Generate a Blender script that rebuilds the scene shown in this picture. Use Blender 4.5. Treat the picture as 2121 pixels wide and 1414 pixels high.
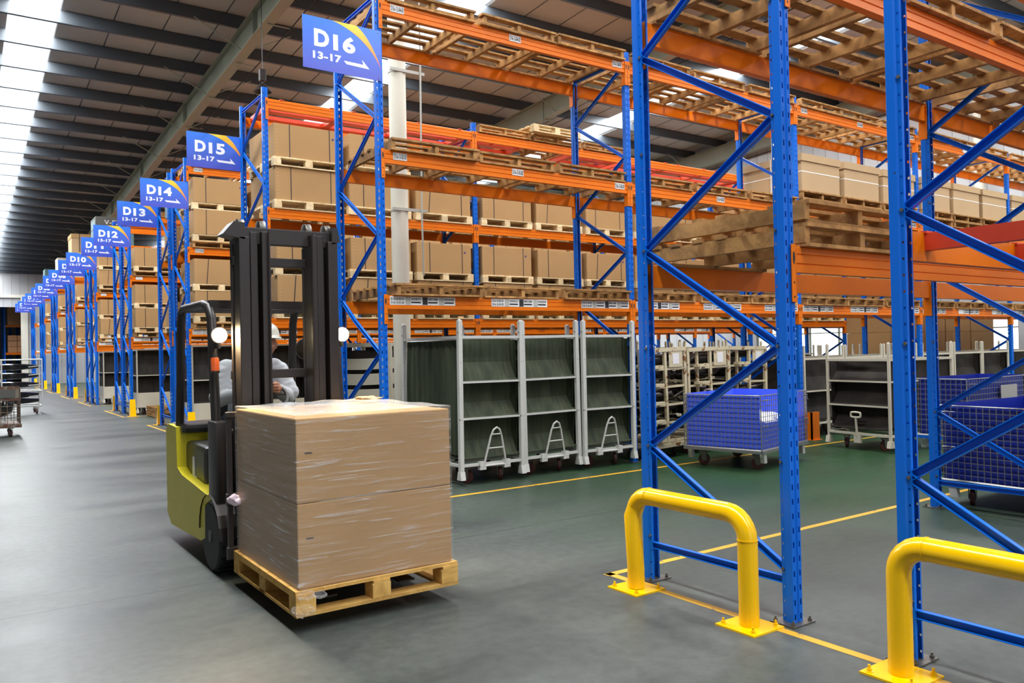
import bpy, bmesh, math, random
from mathutils import Vector, Matrix, noise
random.seed(7)
PI = math.pi
scene = bpy.context.scene
for o in list(bpy.data.objects): bpy.data.objects.remove(o)
COL = scene.collection

# ------------------------------------------------------------------ camera
def make_camera():
    y, p, r = map(math.radians, (34.769, 0.587, -1.221))
    F = Vector((math.sin(y)*math.cos(p), math.cos(y)*math.cos(p), math.sin(p)))
    R = Vector((math.cos(y), -math.sin(y), 0)); U = R.cross(F)
    R2 = R*math.cos(r) + U*math.sin(r); U2 = -R*math.sin(r) + U*math.cos(r)
    cd = bpy.data.cameras.new('camera'); c = bpy.data.objects.new('camera', cd); COL.objects.link(c)
    m = Matrix((R2, U2, -F)).transposed().to_4x4(); m.translation = Vector((-3.545, 0, 1.46))
    c.matrix_world = m
    cd.sensor_width = 36; cd.lens = 36*1654.5/2121; cd.clip_end = 300; cd.clip_start = .05
    scene.camera = c
make_camera()

# ------------------------------------------------------------------ light
W = bpy.data.worlds.new('world'); scene.world = W; W.use_nodes = True
bg = W.node_tree.nodes['Background']; bg.inputs[0].default_value = (.86, .93, 1, 1); bg.inputs[1].default_value = 1.5
vs = scene.view_settings
vs.view_transform = 'Standard'; vs.look = 'None'; vs.gamma = 1; vs.use_curve_mapping = False; vs.exposure = 0.4

ROOF_A, ROOF_B = 9.14, -.05
SKY = [(-2.64, -1.75), (4.85, 5.72), (12.95, 13.9)]
SLOPE = math.atan(ROOF_B)
def roof_z(y): return ROOF_A + ROOF_B*y
def skylight_lamps():
    for i, (a, b) in enumerate(SKY):
        for y0, y1 in ((-10, 14), (14, 55)):
            l = bpy.data.lights.new('skylight_daylight', 'AREA'); l.shape = 'RECTANGLE'
            l.size = b-a-.04; l.size_y = (y1-y0)
            L = 34
            l.energy = L*PI*l.size*l.size_y; l.color = (.97, .985, 1)
            o = bpy.data.objects.new('skylight_daylight', l); COL.objects.link(o)
            ym = (y0+y1)/2; o.location = ((a+b)/2, ym, roof_z(ym)+.275)
            o.rotation_euler = (SLOPE, 0, 0)
skylight_lamps()
# ------------------------------------------------------------------ materials
MATS = {}
def nt(name):
    m = bpy.data.materials.new(name); m.use_nodes = True
    t = m.node_tree; b = t.nodes['Principled BSDF']; MATS[name] = m
    return m, t, b
def srgb(r, g, b):
    f = lambda c: ((c/255)/12.92) if c <= 10 else (((c/255)+.055)/1.055)**2.4
    return (f(r), f(g), f(b), 1)
def N(t, kind, **kw):
    n = t.nodes.new(kind)
    for k, v in kw.items():
        if k.startswith('i_'): n.inputs[k[2:].replace('_', ' ')].default_value = v
        else: setattr(n, k, v)
    return n
def coords(t, scale=(1, 1, 1), kind='Object'):
    tc = N(t, 'ShaderNodeTexCoord'); mp = N(t, 'ShaderNodeMapping'); mp.inputs['Scale'].default_value = scale
    t.links.new(tc.outputs[kind], mp.inputs[0]); return mp.outputs[0]
def ramp(t, fac, stops):
    r = N(t, 'ShaderNodeValToRGB'); cr = r.color_ramp
    while len(cr.elements) > len(stops): cr.elements.remove(cr.elements[-1])
    while len(cr.elements) < len(stops): cr.elements.new(.5)
    for e, (p, c) in zip(cr.elements, stops): e.position = p; e.color = c
    t.links.new(fac, r.inputs[0]); return r.outputs[0]
def mixc(t, fac, a, b, mode='MIX'):
    m = N(t, 'ShaderNodeMix', data_type='RGBA', blend_type=mode)
    if isinstance(fac, (int, float)): m.inputs[0].default_value = fac
    else: t.links.new(fac, m.inputs[0])
    for k, v in ((6, a), (7, b)):
        if isinstance(v, tuple): m.inputs[k].default_value = v
        else: t.links.new(v, m.inputs[k])
    return m.outputs[2]
def bump(t, b, h, s=.3, d=.01):
    n = N(t, 'ShaderNodeBump'); n.inputs['Strength'].default_value = s; n.inputs['Distance'].default_value = d
    t.links.new(h, n.inputs['Height']); t.links.new(n.outputs[0], b.inputs['Normal'])
def paint(name, c, rough=.35, wear=None, amount=.63, scale=14, metallic=0, spec=.5, vary=.12, zscale=1):
    m, t, b = nt(name)
    v = coords(t)
    n1 = N(t, 'ShaderNodeTexNoise'); n1.inputs['Scale'].default_value = 3; n1.inputs['Detail'].default_value = 6
    t.links.new(v, n1.inputs['Vector'])
    dark = tuple(x*(1-vary*2) for x in c[:3])+(1,)
    col = mixc(t, n1.outputs[0], dark, c)
    if wear:
        v2 = coords(t, (1, 1, zscale))
        n2 = N(t, 'ShaderNodeTexNoise'); n2.inputs['Scale'].default_value = scale; n2.inputs['Detail'].default_value = 10; n2.inputs['Roughness'].default_value = .7
        t.links.new(v2, n2.inputs['Vector'])
        f = ramp(t, n2.outputs[0], [(amount, (0, 0, 0, 1)), (amount+.03, (1, 1, 1, 1))])
        col = mixc(t, f, col, wear)
    t.links.new(col, b.inputs['Base Color'])
    b.inputs['Roughness'].default_value = rough; b.inputs['Metallic'].default_value = metallic
    b.inputs['Specular IOR Level'].default_value = spec
    return m
def wood(name, c1, c2, rough=.8):
    m, t, b = nt(name)
    oi = N(t, 'ShaderNodeObjectInfo')
    v = coords(t, (1, 1, 1))
    add = N(t, 'ShaderNodeVectorMath', operation='ADD'); t.links.new(v, add.inputs[0])
    sc = N(t, 'ShaderNodeVectorMath', operation='SCALE'); sc.inputs[0].default_value = (13, 7, 5); t.links.new(oi.outputs['Random'], sc.inputs['Scale'])
    t.links.new(sc.outputs[0], add.inputs[1])
    n1 = N(t, 'ShaderNodeTexNoise'); n1.inputs['Scale'].default_value = 5; n1.inputs['Detail'].default_value = 9; n1.inputs['Roughness'].default_value = .65
    n1.inputs['Distortion'].default_value = 1.2
    t.links.new(add.outputs[0], n1.inputs['Vector'])
    col = ramp(t, n1.outputs[0], [(.3, c1), (.62, c2)])
    hs = N(t, 'ShaderNodeHueSaturation'); mr = N(t, 'ShaderNodeMapRange'); mr.inputs['To Min'].default_value = .75; mr.inputs['To Max'].default_value = 1.2
    t.links.new(oi.outputs['Random'], mr.inputs['Value']); t.links.new(mr.outputs[0], hs.inputs['Value']); t.links.new(col, hs.inputs['Color'])
    t.links.new(hs.outputs[0], b.inputs['Base Color']); b.inputs['Roughness'].default_value = rough; b.inputs['Specular IOR Level'].default_value = .25
    bump(t, b, n1.outputs[0], .25, .01)
    return m
def plain(name, c, rough=.5, metallic=0, spec=.5, emit=None, es=0):
    m, t, b = nt(name); b.inputs['Base Color'].default_value = c; b.inputs['Roughness'].default_value = rough
    b.inputs['Metallic'].default_value = metallic; b.inputs['Specular IOR Level'].default_value = spec
    if emit: b.inputs['Emission Color'].default_value = emit; b.inputs['Emission Strength'].default_value = es
    return m
def cloth(name, c1, c2, sx=9):
    m, t, b = nt(name)
    v = coords(t, (1, 1, .12)); n = N(t, 'ShaderNodeTexNoise'); n.inputs['Scale'].default_value = sx; n.inputs['Detail'].default_value = 6
    t.links.new(v, n.inputs['Vector']); t.links.new(ramp(t, n.outputs[0], [(.3, c1), (.7, c2)]), b.inputs['Base Color'])
    b.inputs['Roughness'].default_value = .75; b.inputs['Specular IOR Level'].default_value = .3
    bump(t, b, n.outputs[0], .5, .02)
    return m

BLUE = paint('blue_rack_paint', (.001, .135, .66, 1), .34, (.03, .035, .05, 1), .665, 9, vary=.08, zscale=1, spec=.3)
ORANGE = paint('orange_beam_paint', (.84, .185, .001, 1), .42, (.10, .03, .01, 1), .72, 6, vary=.12, spec=.25)
RED = paint('red_bar_paint', (.72, .06, .018, 1), .4, None)
YELLOW = paint('yellow_barrier_paint', (.90, .52, .0, 1), .18, (.25, .12, .02, 1), .74, 11, vary=.04)
YLINE = paint('yellow_floor_paint', (.72, .40, .02, 1), .5, (.10, .11, .09, 1), .6, 9, vary=.1)
CREAMW = paint('chipped_white_paint', (.60, .61, .58, 1), .45, (.06, .035, .025, 1), .62, 22, vary=.08)
RUSTY = paint('rusty_cream_paint', (.62, .55, .36, 1), .5, (.20, .075, .02, 1), .57, 9, vary=.1)
CREAM = paint('cream_paint', (.62, .58, .46, 1), .45, (.15, .09, .05, 1), .68, 18)
GALV = paint('galvanised_wire', (.34, .35, .35, 1), .35, None, metallic=.7)
HOLE_SHADE = plain('painted_hole_shade', (.012, .010, .012, 1), .7)  # near-black colour standing in for the shade inside connector holes
STEEL = plain('bolt_steel', (.18, .17, .15, 1), .4, .8)
RUBBER = plain('black_rubber', (.015, .015, .016, 1), .6)
REDRUB = plain('oxide_red_wheel', (.07, .018, .014, 1), .5)
OLDWOOD = wood('weathered_brown_wood', (.17, .078, .026, 1), (.50, .27, .095, 1))
NEWWOOD = wood('pale_new_wood', (.58, .40, .20, 1), (.84, .68, .42, 1))
LOADWOOD = wood('golden_pallet_wood', (.42, .22, .05, 1), (.72, .44, .13, 1))
CARD = paint('brown_cardboard', (.46, .275, .12, 1), .75, None, vary=.07, spec=.2)
CARDL = paint('tan_cardboard', (.50, .345, .19, 1), .75, None, vary=.05, spec=.2)
CARDEDGE = plain('light_carton_stitching', (.55, .36, .21, 1), .8)
STRAP = plain('black_strap', (.02, .02, .03, 1), .4)
WSTRAP = plain('white_strap', (.8, .8, .78, 1), .4)
DOT = plain('purple_ink', (.06, .045, .17, 1), .7)
GREENC = cloth('olive_canvas', (.022, .032, .018, 1), (.06, .075, .042, 1))
BLACKC = cloth('black_canvas', (.008, .007, .006, 1), (.03, .024, .018, 1), 5)
BLUEP = plain('blue_plastic_sheet', (.075, .15, .95, 1), .4)
NAVYP = plain('deep_blue_plastic_sheet', (.008, .024, .30, 1), .4)
WHITEBAG = plain('white_plastic_bag', (.7, .7, .7, 1), .35)
PAPER = plain('white_paper_label', (.72, .72, .72, 1), .6)
INK = plain('black_ink', (.01, .01, .012, 1), .6)
PINK = plain('pink_paper', (.75, .6, .68, 1), .6)
PURLIN = paint('dark_blue_grey_steel', (.060, .072, .085, 1), .38, None, metallic=.25)
RAFTER = paint('grey_green_painted_steel', (.26, .27, .20, 1), .5, None, vary=.08)
COLUMN = paint('off_white_column_paint', (.66, .64, .54, 1), .5, None, vary=.03)
ROOF = paint('grey_roof_panel', (.40, .385, .365, 1), .65, None, vary=.03)
GREYPIPE = plain('grey_pipe', (.42, .42, .38, 1), .5)
FBLACK = paint('black_forklift_paint', (.022, .017, .015, 1), .42, None)
FYEL = paint('lime_yellow_forklift_paint', (.80, .68, .02, 1), .4, (.08, .06, .03, 1), .66, 7)
HOOD = plain('dark_grey_hood', (.03, .03, .03, 1), .3)
SKIN = paint('skin', (.42, .19, .11, 1), .5, None, vary=.05)
JACKET = paint('pale_grey_work_jacket', (.56, .59, .62, 1), .8, None, vary=.08)
TROUS = plain('dark_trousers', (.02, .024, .04, 1), .8)
HELMET = plain('white_helmet_shell', (.78, .76, .66, 1), .25)
AMBER = plain('amber_beacon_lens', (.75, .12, .02, 1), .3)
LAMPG = plain('lit_headlamp', (1, .95, .8, 1), .3, emit=(1, .78, .42, 1), es=60)
SIGNW = plain('white_sign_lettering', (.85, .87, .92, 1), .4)
BUMPER = plain('glossy_black_plastic', (.01, .01, .012, 1), .12)
TEAL = paint('teal_grey_crate', (.12, .22, .23, 1), .5, None)
GREYBOX = paint('dark_grey_carton', (.10, .10, .09, 1), .7, None)
PARTS = paint('dark_steel_parts', (.035, .03, .028, 1), .3, (.3, .28, .27, 1), .66, 15, metallic=.7)
ORCARTON = paint('orange_brown_carton', (.62, .30, .14, 1), .7, None)  # orange brown board of the cartons in the second hall

def sign_blue():
    m, t, b = nt('blue_sign_face')
    v = coords(t); s = N(t, 'ShaderNodeSeparateXYZ'); t.links.new(v, s.inputs[0])
    mr = N(t, 'ShaderNodeMapRange'); mr.inputs['From Min'].default_value = 0; mr.inputs['From Max'].default_value = .52
    t.links.new(s.outputs[2], mr.inputs[0])
    t.links.new(ramp(t, mr.outputs[0], [(0, srgb(72, 84, 192)), (1, srgb(48, 120, 228))]), b.inputs['Base Color']); b.inputs['Roughness'].default_value = .3
    return m
SIGNB = sign_blue()
def sign_swoosh():
    m, t, b = nt('yellow_to_red_swoosh')
    v = coords(t); s = N(t, 'ShaderNodeSeparateXYZ'); t.links.new(v, s.inputs[0])
    mr = N(t, 'ShaderNodeMapRange'); mr.inputs['From Min'].default_value = .1; mr.inputs['From Max'].default_value = .52
    t.links.new(s.outputs[2], mr.inputs[0])
    t.links.new(ramp(t, mr.outputs[0], [(0, srgb(240, 90, 70)), (.5, srgb(245, 160, 50)), (1, srgb(250, 210, 60))]), b.inputs['Base Color']); b.inputs['Roughness'].default_value = .3
    return m
SWOOSH = sign_swoosh()
def corrugated():
    m, t, b = nt('corrugated_white_cladding')
    v = coords(t); s = N(t, 'ShaderNodeSeparateXYZ'); t.links.new(v, s.inputs[0])
    ad = N(t, 'ShaderNodeMath', operation='ADD'); t.links.new(s.outputs[0], ad.inputs[0]); t.links.new(s.outputs[1], ad.inputs[1])
    mu = N(t, 'ShaderNodeMath', operation='MULTIPLY'); mu.inputs[1].default_value = 1/.42; t.links.new(ad.outputs[0], mu.inputs[0])
    fr = N(t, 'ShaderNodeMath', operation='FRACT'); t.links.new(mu.outputs[0], fr.inputs[0])
    c = ramp(t, fr.outputs[0], [(0, (.16, .17, .18, 1)), (.07, (.42, .43, .44, 1)), (1, (.46, .47, .48, 1))])
    t.links.new(c, b.inputs['Base Color']); b.inputs['Roughness'].default_value = .5
    return m
CORR = corrugated()
def floor_mat():
    m, t, b = nt('sealed_concrete_floor')
    v = coords(t)
    s = N(t, 'ShaderNodeSeparateXYZ'); t.links.new(v, s.inputs[0])
    def noise_(sc, det, vec=v, rough=.6):
        n = N(t, 'ShaderNodeTexNoise'); n.inputs['Scale'].default_value = sc; n.inputs['Detail'].default_value = det; n.inputs['Roughness'].default_value = rough
        t.links.new(vec, n.inputs['Vector']); return n.outputs[0]
    v2 = coords(t, (.5, 1.6, 1)); big = noise_(.9, 8, v2); fine = noise_(14, 8); pat = noise_(1.8, 9, v2, .75)
    grey = ramp(t, big, [(.3, srgb(55, 62, 59)), (.7, srgb(88, 92, 89))])
    green = ramp(t, pat, [(.36, srgb(10, 68, 22)), (.6, srgb(42, 66, 42))])
    # painted green lanes between the racks (x > 0), worn away towards the main aisle
    mx = N(t, 'ShaderNodeMapRange'); mx.inputs['From Min'].default_value = -.6; mx.inputs['From Max'].default_value = 3.2; t.links.new(s.outputs[0], mx.inputs[0])
    a1 = N(t, 'ShaderNodeMapRange'); a1.inputs['From Min'].default_value = 1.5; a1.inputs['From Max'].default_value = 4.6; t.links.new(s.outputs[1], a1.inputs[0])
    ml = N(t, 'ShaderNodeMath', operation='MULTIPLY'); t.links.new(mx.outputs[0], ml.inputs[0]); t.links.new(a1.outputs[0], ml.inputs[1])
    nz = N(t, 'ShaderNodeMath', operation='MULTIPLY_ADD'); t.links.new(pat, nz.inputs[0]); nz.inputs[1].default_value = 2.2; nz.inputs[2].default_value = -.62; nz.use_clamp = True
    sm = N(t, 'ShaderNodeMath', operation='ADD'); t.links.new(ml.outputs[0], sm.inputs[0])
    nz2 = N(t, 'ShaderNodeMath', operation='MULTIPLY_ADD'); t.links.new(nz.outputs[0], nz2.inputs[0]); nz2.inputs[1].default_value = .9; nz2.inputs[2].default_value = -.5
    t.links.new(nz2.outputs[0], sm.inputs[1]); sm.use_clamp = True
    col = mixc(t, sm.outputs[0], grey, green)
    f2 = ramp(t, fine, [(.3, (.62, .62, .62, 1)), (.7, (1.15, 1.15, 1.15, 1))])
    col = mixc(t, .7, col, f2, 'MULTIPLY')
    # scuffs
    v3 = coords(t, (.6, 3, 1)); sc = noise_(6, 12, v3, .8)
    col = mixc(t, ramp(t, sc, [(.63, (0, 0, 0, 1)), (.72, (.45, .45, .45, 1))]), col, (.05, .055, .05, 1))
    # saw-cut joints across the main aisle
    for jy, dirn in ((11.25, 1), (5.38, 1)):
        sb = N(t, 'ShaderNodeMath', operation='SUBTRACT'); t.links.new(s.outputs[1], sb.inputs[0]); sb.inputs[1].default_value = jy
        ab = N(t, 'ShaderNodeMath', operation='ABSOLUTE'); t.links.new(sb.outputs[0], ab.inputs[0])
        lt = N(t, 'ShaderNodeMath', operation='LESS_THAN'); t.links.new(ab.outputs[0], lt.inputs[0]); lt.inputs[1].default_value = .007
        col = mixc(t, lt.outputs[0], col, (.03, .03, .03, 1))
    t.links.new(col, b.inputs['Base Color'])
    rr = N(t, 'ShaderNodeMapRange'); rr.inputs['To Min'].default_value = .3; rr.inputs['To Max'].default_value = .55; t.links.new(big, rr.inputs[0])
    t.links.new(rr.outputs[0], b.inputs['Roughness']); b.inputs['Specular IOR Level'].default_value = .33
    bump(t, b, fine, .08, .004)
    return m
FLOOR = floor_mat()
def wrap_mat():
    m, t, b = nt('clear_stretch_film')
    v = coords(t, (1, 1, 13)); n = N(t, 'ShaderNodeTexNoise'); n.inputs['Scale'].default_value = 3.2; n.inputs['Detail'].default_value = 5; n.inputs['Distortion'].default_value = .35
    t.links.new(v, n.inputs['Vector'])
    v2 = coords(t, (1, 1, 26)); n2 = N(t, 'ShaderNodeTexNoise'); n2.inputs['Scale'].default_value = 2.3; n2.inputs['Detail'].default_value = 3; n2.inputs['Distortion'].default_value = .6
    t.links.new(v2, n2.inputs['Vector'])
    b.inputs['Base Color'].default_value = (.85, .85, .85, 1); b.inputs['Roughness'].default_value = .12; b.inputs['Specular IOR Level'].default_value = .8
    tr = N(t, 'ShaderNodeBsdfTransparent'); mx = N(t, 'ShaderNodeMixShader')
    f = ramp(t, n.outputs[0], [(.5, (.05, .05, .05, 1)), (.66, (.14, .14, .14, 1)), (.73, (.55, .55, .55, 1))])
    f2 = ramp(t, n2.outputs[0], [(.60, (0, 0, 0, 1)), (.66, (.32, .32, .32, 1))])
    sm = N(t, 'ShaderNodeMath', operation='MAXIMUM'); t.links.new(f, sm.inputs[0]); t.links.new(f2, sm.inputs[1]); f = sm.outputs[0]
    lw = N(t, 'ShaderNodeLayerWeight'); lw.inputs['Blend'].default_value = .35
    pw = N(t, 'ShaderNodeMath', operation='POWER'); t.links.new(lw.outputs['Facing'], pw.inputs[0]); pw.inputs[1].default_value = 2.5
    ad = N(t, 'ShaderNodeMath', operation='MULTIPLY_ADD'); t.links.new(pw.outputs[0], ad.inputs[0]); ad.inputs[1].default_value = .75; t.links.new(f, ad.inputs[2]); ad.use_clamp = True
    t.links.new(ad.outputs[0], mx.inputs[0]); t.links.new(tr.outputs[0], mx.inputs[1]); t.links.new(b.outputs[0], mx.inputs[2])
    t.links.new(mx.outputs[0], t.nodes['Material Output'].inputs[0])
    bump(t, b, n.outputs[0], .6, .012)
    return m
FILM = wrap_mat()
def glass_mat():
    m, t, b = nt('translucent_skylight_sheet')
    tl = N(t, 'ShaderNodeBsdfTranslucent'); tl.inputs[0].default_value = (.9, .93, .95, 1); tr = N(t, 'ShaderNodeBsdfTransparent')
    mx = N(t, 'ShaderNodeMixShader'); mx.inputs[0].default_value = .5
    t.links.new(tl.outputs[0], mx.inputs[1]); t.links.new(tr.outputs[0], mx.inputs[2]); t.links.new(mx.outputs[0], t.nodes['Material Output'].inputs[0])
    return m
GLASS = glass_mat()
CLEAR = plain('clear_window_glass', (1, 1, 1, 1), .02)
CLEAR.node_tree.nodes['Principled BSDF'].inputs['Transmission Weight'].default_value = 1; CLEAR.node_tree.nodes['Principled BSDF'].inputs['IOR'].default_value = 1.02

# ------------------------------------------------------------------ mesh building
class MB:
    def __init__(s): s.v = []; s.f = []; s.m = []
    def add(s, vs, fs, mi=0, M=None):
        n = len(s.v); s.v += [tuple((M @ Vector(q)) if M else q) for q in vs]
        s.f += [tuple(i+n for i in f) for f in fs]; s.m += [mi]*len(fs); return s
    def box(s, x0, y0, z0, x1, y1, z1, mi=0, M=None):
        vs = [(x, y, z) for x in (x0, x1) for y in (y0, y1) for z in (z0, z1)]
        fs = [(0, 1, 3, 2), (4, 6, 7, 5), (0, 4, 5, 1), (2, 3, 7, 6), (0, 2, 6, 4), (1, 5, 7, 3)]
        return s.add(vs, fs, mi, M)
    def bev(s, x0, y0, z0, x1, y1, z1, r=.01, mi=0, M=None):
        b = bmesh.new(); bmesh.ops.create_cube(b, size=1)
        for v in b.verts: v.co = Vector((x0+(v.co.x+.5)*(x1-x0), y0+(v.co.y+.5)*(y1-y0), z0+(v.co.z+.5)*(z1-z0)))
        bmesh.ops.bevel(b, geom=b.edges[:], offset=r, segments=2, affect='EDGES', profile=.6)
        b.verts.index_update()
        s.add([v.co.copy() for v in b.verts], [tuple(v.index for v in f.verts) for f in b.faces], mi, M); b.free(); return s
    def bar(s, p, q, w=.04, h=.04, mi=0, up=(0, 0, 1)):
        p, q = Vector(p), Vector(q); d = q-p; L = d.length; d.normalize(); u = Vector(up)
        if abs(d.dot(u)) > .97: u = Vector((1, 0, 0)) if abs(d.x) < .9 else Vector((0, 1, 0))
        sx = d.cross(u).normalized(); sy = sx.cross(d)
        M = Matrix((sx, d, sy)).transposed().to_4x4(); M.translation = p
        return s.box(-w/2, 0, -h/2, w/2, L, h/2, mi, M)
    def chan(s, p, q, w=.045, h=.03, t=.004, mi=0, normal=(1, 0, 0)):
        # open C-section, web facing +normal
        p, q = Vector(p), Vector(q); d = q-p; L = d.length; d.normalize(); n = Vector(normal); sx = d.cross(n).normalized()
        M = Matrix((sx, d, n)).transposed().to_4x4(); M.translation = p
        s.box(-w/2, 0, -t, w/2, L, 0, mi, M); s.box(-w/2, 0, -h, -w/2+t, L, 0, mi, M); s.box(w/2-t, 0, -h, w/2, L, 0, mi, M); return s
    def tube(s, pts, r=.01, n=8, mi=0, closed=False, caps=True):
        pts = [Vector(p) for p in pts]; rs = r if isinstance(r, (list, tuple)) else [r]*len(pts)
        k = len(pts); rings = []; prev = None
        for i, p in enumerate(pts):
            a = pts[(i-1) % k] if (closed or i > 0) else p; c = pts[(i+1) % k] if (closed or i < k-1) else p
            d = (c-a).normalized()
            if prev is None:
                u = Vector((0, 0, 1)) if abs(d.z) < .9 else Vector((1, 0, 0)); x = d.cross(u).normalized()
            else: x = (prev - d*prev.dot(d)).normalized()
            prev = x; y = d.cross(x)
            rings.append([p+(x*math.cos(2*PI*j/n)+y*math.sin(2*PI*j/n))*rs[i] for j in range(n)])
        vs = [v for rg in rings for v in rg]; fs = []
        for i in range(k if closed else k-1):
            i2 = (i+1) % k
            for j in range(n): fs.append((i*n+j, i*n+(j+1) % n, i2*n+(j+1) % n, i2*n+j))
        if caps and not closed: fs += [tuple(range(n))[::-1], tuple((k-1)*n+j for j in range(n))]
        return s.add(vs, fs, mi)
    def lathe(s, prof, c=(0, 0, 0), n=20, mi=0, axis='z'):
        vs = []; fs = []
        for r, z in prof:
            for j in range(n):
                a = 2*PI*j/n; p = (r*math.cos(a), r*math.sin(a), z)
                if axis == 'x': p = (p[2], p[0], p[1])
                if axis == 'y': p = (p[0], p[2], p[1])
                vs.append((c[0]+p[0], c[1]+p[1], c[2]+p[2]))
        for i in range(len(prof)-1):
            for j in range(n): fs.append((i*n+j, i*n+(j+1) % n, (i+1)*n+(j+1) % n, (i+1)*n+j))
        fs += [tuple(range(n))[::-1], tuple((len(prof)-1)*n+j for j in range(n))]
        return s.add(vs, fs, mi)
    def prism(s, poly, a, b, axis='x', mi=0, M=None):
        k = len(poly)
        def P(u, w, h): return {'x': (h, u, w), 'y': (u, h, w), 'z': (u, w, h)}[axis]
        vs = [P(u, w, a) for u, w in poly]+[P(u, w, b) for u, w in poly]
        fs = [tuple(range(k))[::-1], tuple(range(k, 2*k))]+[(i, (i+1) % k, k+(i+1) % k, k+i) for i in range(k)]
        return s.add(vs, fs, mi, M)
    def mesh(s, name, mats, smooth=False):
        me = bpy.data.meshes.new(name); me.from_pydata([tuple(v) for v in s.v], [], s.f)
        for m in (mats if isinstance(mats, (list, tuple)) else [mats]): me.materials.append(m)
        me.polygons.foreach_set('material_index', s.m)
        b = bmesh.new(); b.from_mesh(me); bmesh.ops.recalc_face_normals(b, faces=b.faces); b.to_mesh(me); b.free()
        if smooth:
            me.polygons.foreach_set('use_smooth', [True]*len(me.polygons))
            try: me.set_sharp_from_angle(angle=math.radians(40))
            except Exception: pass
        me.update(); return me
def obj(name, mesh, parent=None, loc=(0, 0, 0), rz=0, rot=None):
    o = bpy.data.objects.new(name, mesh); COL.objects.link(o); o.location = loc
    o.rotation_euler = rot if rot else (0, 0, rz)
    if parent: o.parent = parent
    return o
def tag(o, label, cat, group=None):
    o['label'] = label; o['category'] = cat
    if group: o['group'] = group
    return o
def thing(name, label, cat, loc=(0, 0, 0), rz=0, group=None):
    o = obj(name, None, None, loc, rz); o.empty_display_size = .1; return tag(o, label, cat, group)
def struct(o): o['kind'] = 'structure'; return o
KIDS = {}
def kids(o): return [c for c in KIDS.get(o.name, [])]
def index_children():
    KIDS.clear()
    for o in bpy.data.objects:
        if o.parent: KIDS.setdefault(o.parent.name, []).append(o)
def copy_tree(o, loc=None, rz=None, label=None, group=None, parent=None):
    c = o.copy(); COL.objects.link(c)
    if parent: c.parent = parent
    if loc is not None: c.location = loc
    if rz is not None: c.rotation_euler = (0, 0, rz)
    if label: c['label'] = label
    if group: c['group'] = group
    for ch in kids(o): copy_tree(ch, parent=c)
    return c
ORD = ['first', 'second', 'third', 'fourth', 'fifth', 'sixth', 'seventh', 'eighth', 'ninth', 'tenth', 'eleventh', 'twelfth', 'thirteenth', 'fourteenth', 'fifteenth', 'sixteenth']

TXT = {}
def text_mesh(s, w, h, mat, bold=.02, depth=.0012):
    """lettering in the XZ plane facing -Y, lower left at the origin, fitted to w x h"""
    key = (s, w, h, mat.name, bold)
    if key in TXT: return TXT[key]
    cu = bpy.data.curves.new('lettering', 'FONT'); cu.body = s; cu.size = 1; cu.offset = bold; cu.resolution_u = 3; cu.space_character = 1.06
    cu.extrude = .004
    o = bpy.data.objects.new('tmp', cu); COL.objects.link(o)
    dg = bpy.context.evaluated_depsgraph_get(); me = bpy.data.meshes.new_from_object(o.evaluated_get(dg)); me.name = 'lettering'
    bpy.data.objects.remove(o)
    xs = [v.co.x for v in me.vertices]; ys = [v.co.y for v in me.vertices]
    x0, x1, y0, y1 = min(xs), max(xs), min(ys), max(ys)
    for v in me.vertices:
        v.co = Vector(((v.co.x-x0)/(x1-x0)*w, -depth*(1 if v.co.z > 0 else 0), (v.co.y-y0)/(y1-y0)*h))
    me.materials.clear(); me.materials.append(mat); TXT[key] = me; return me

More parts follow.
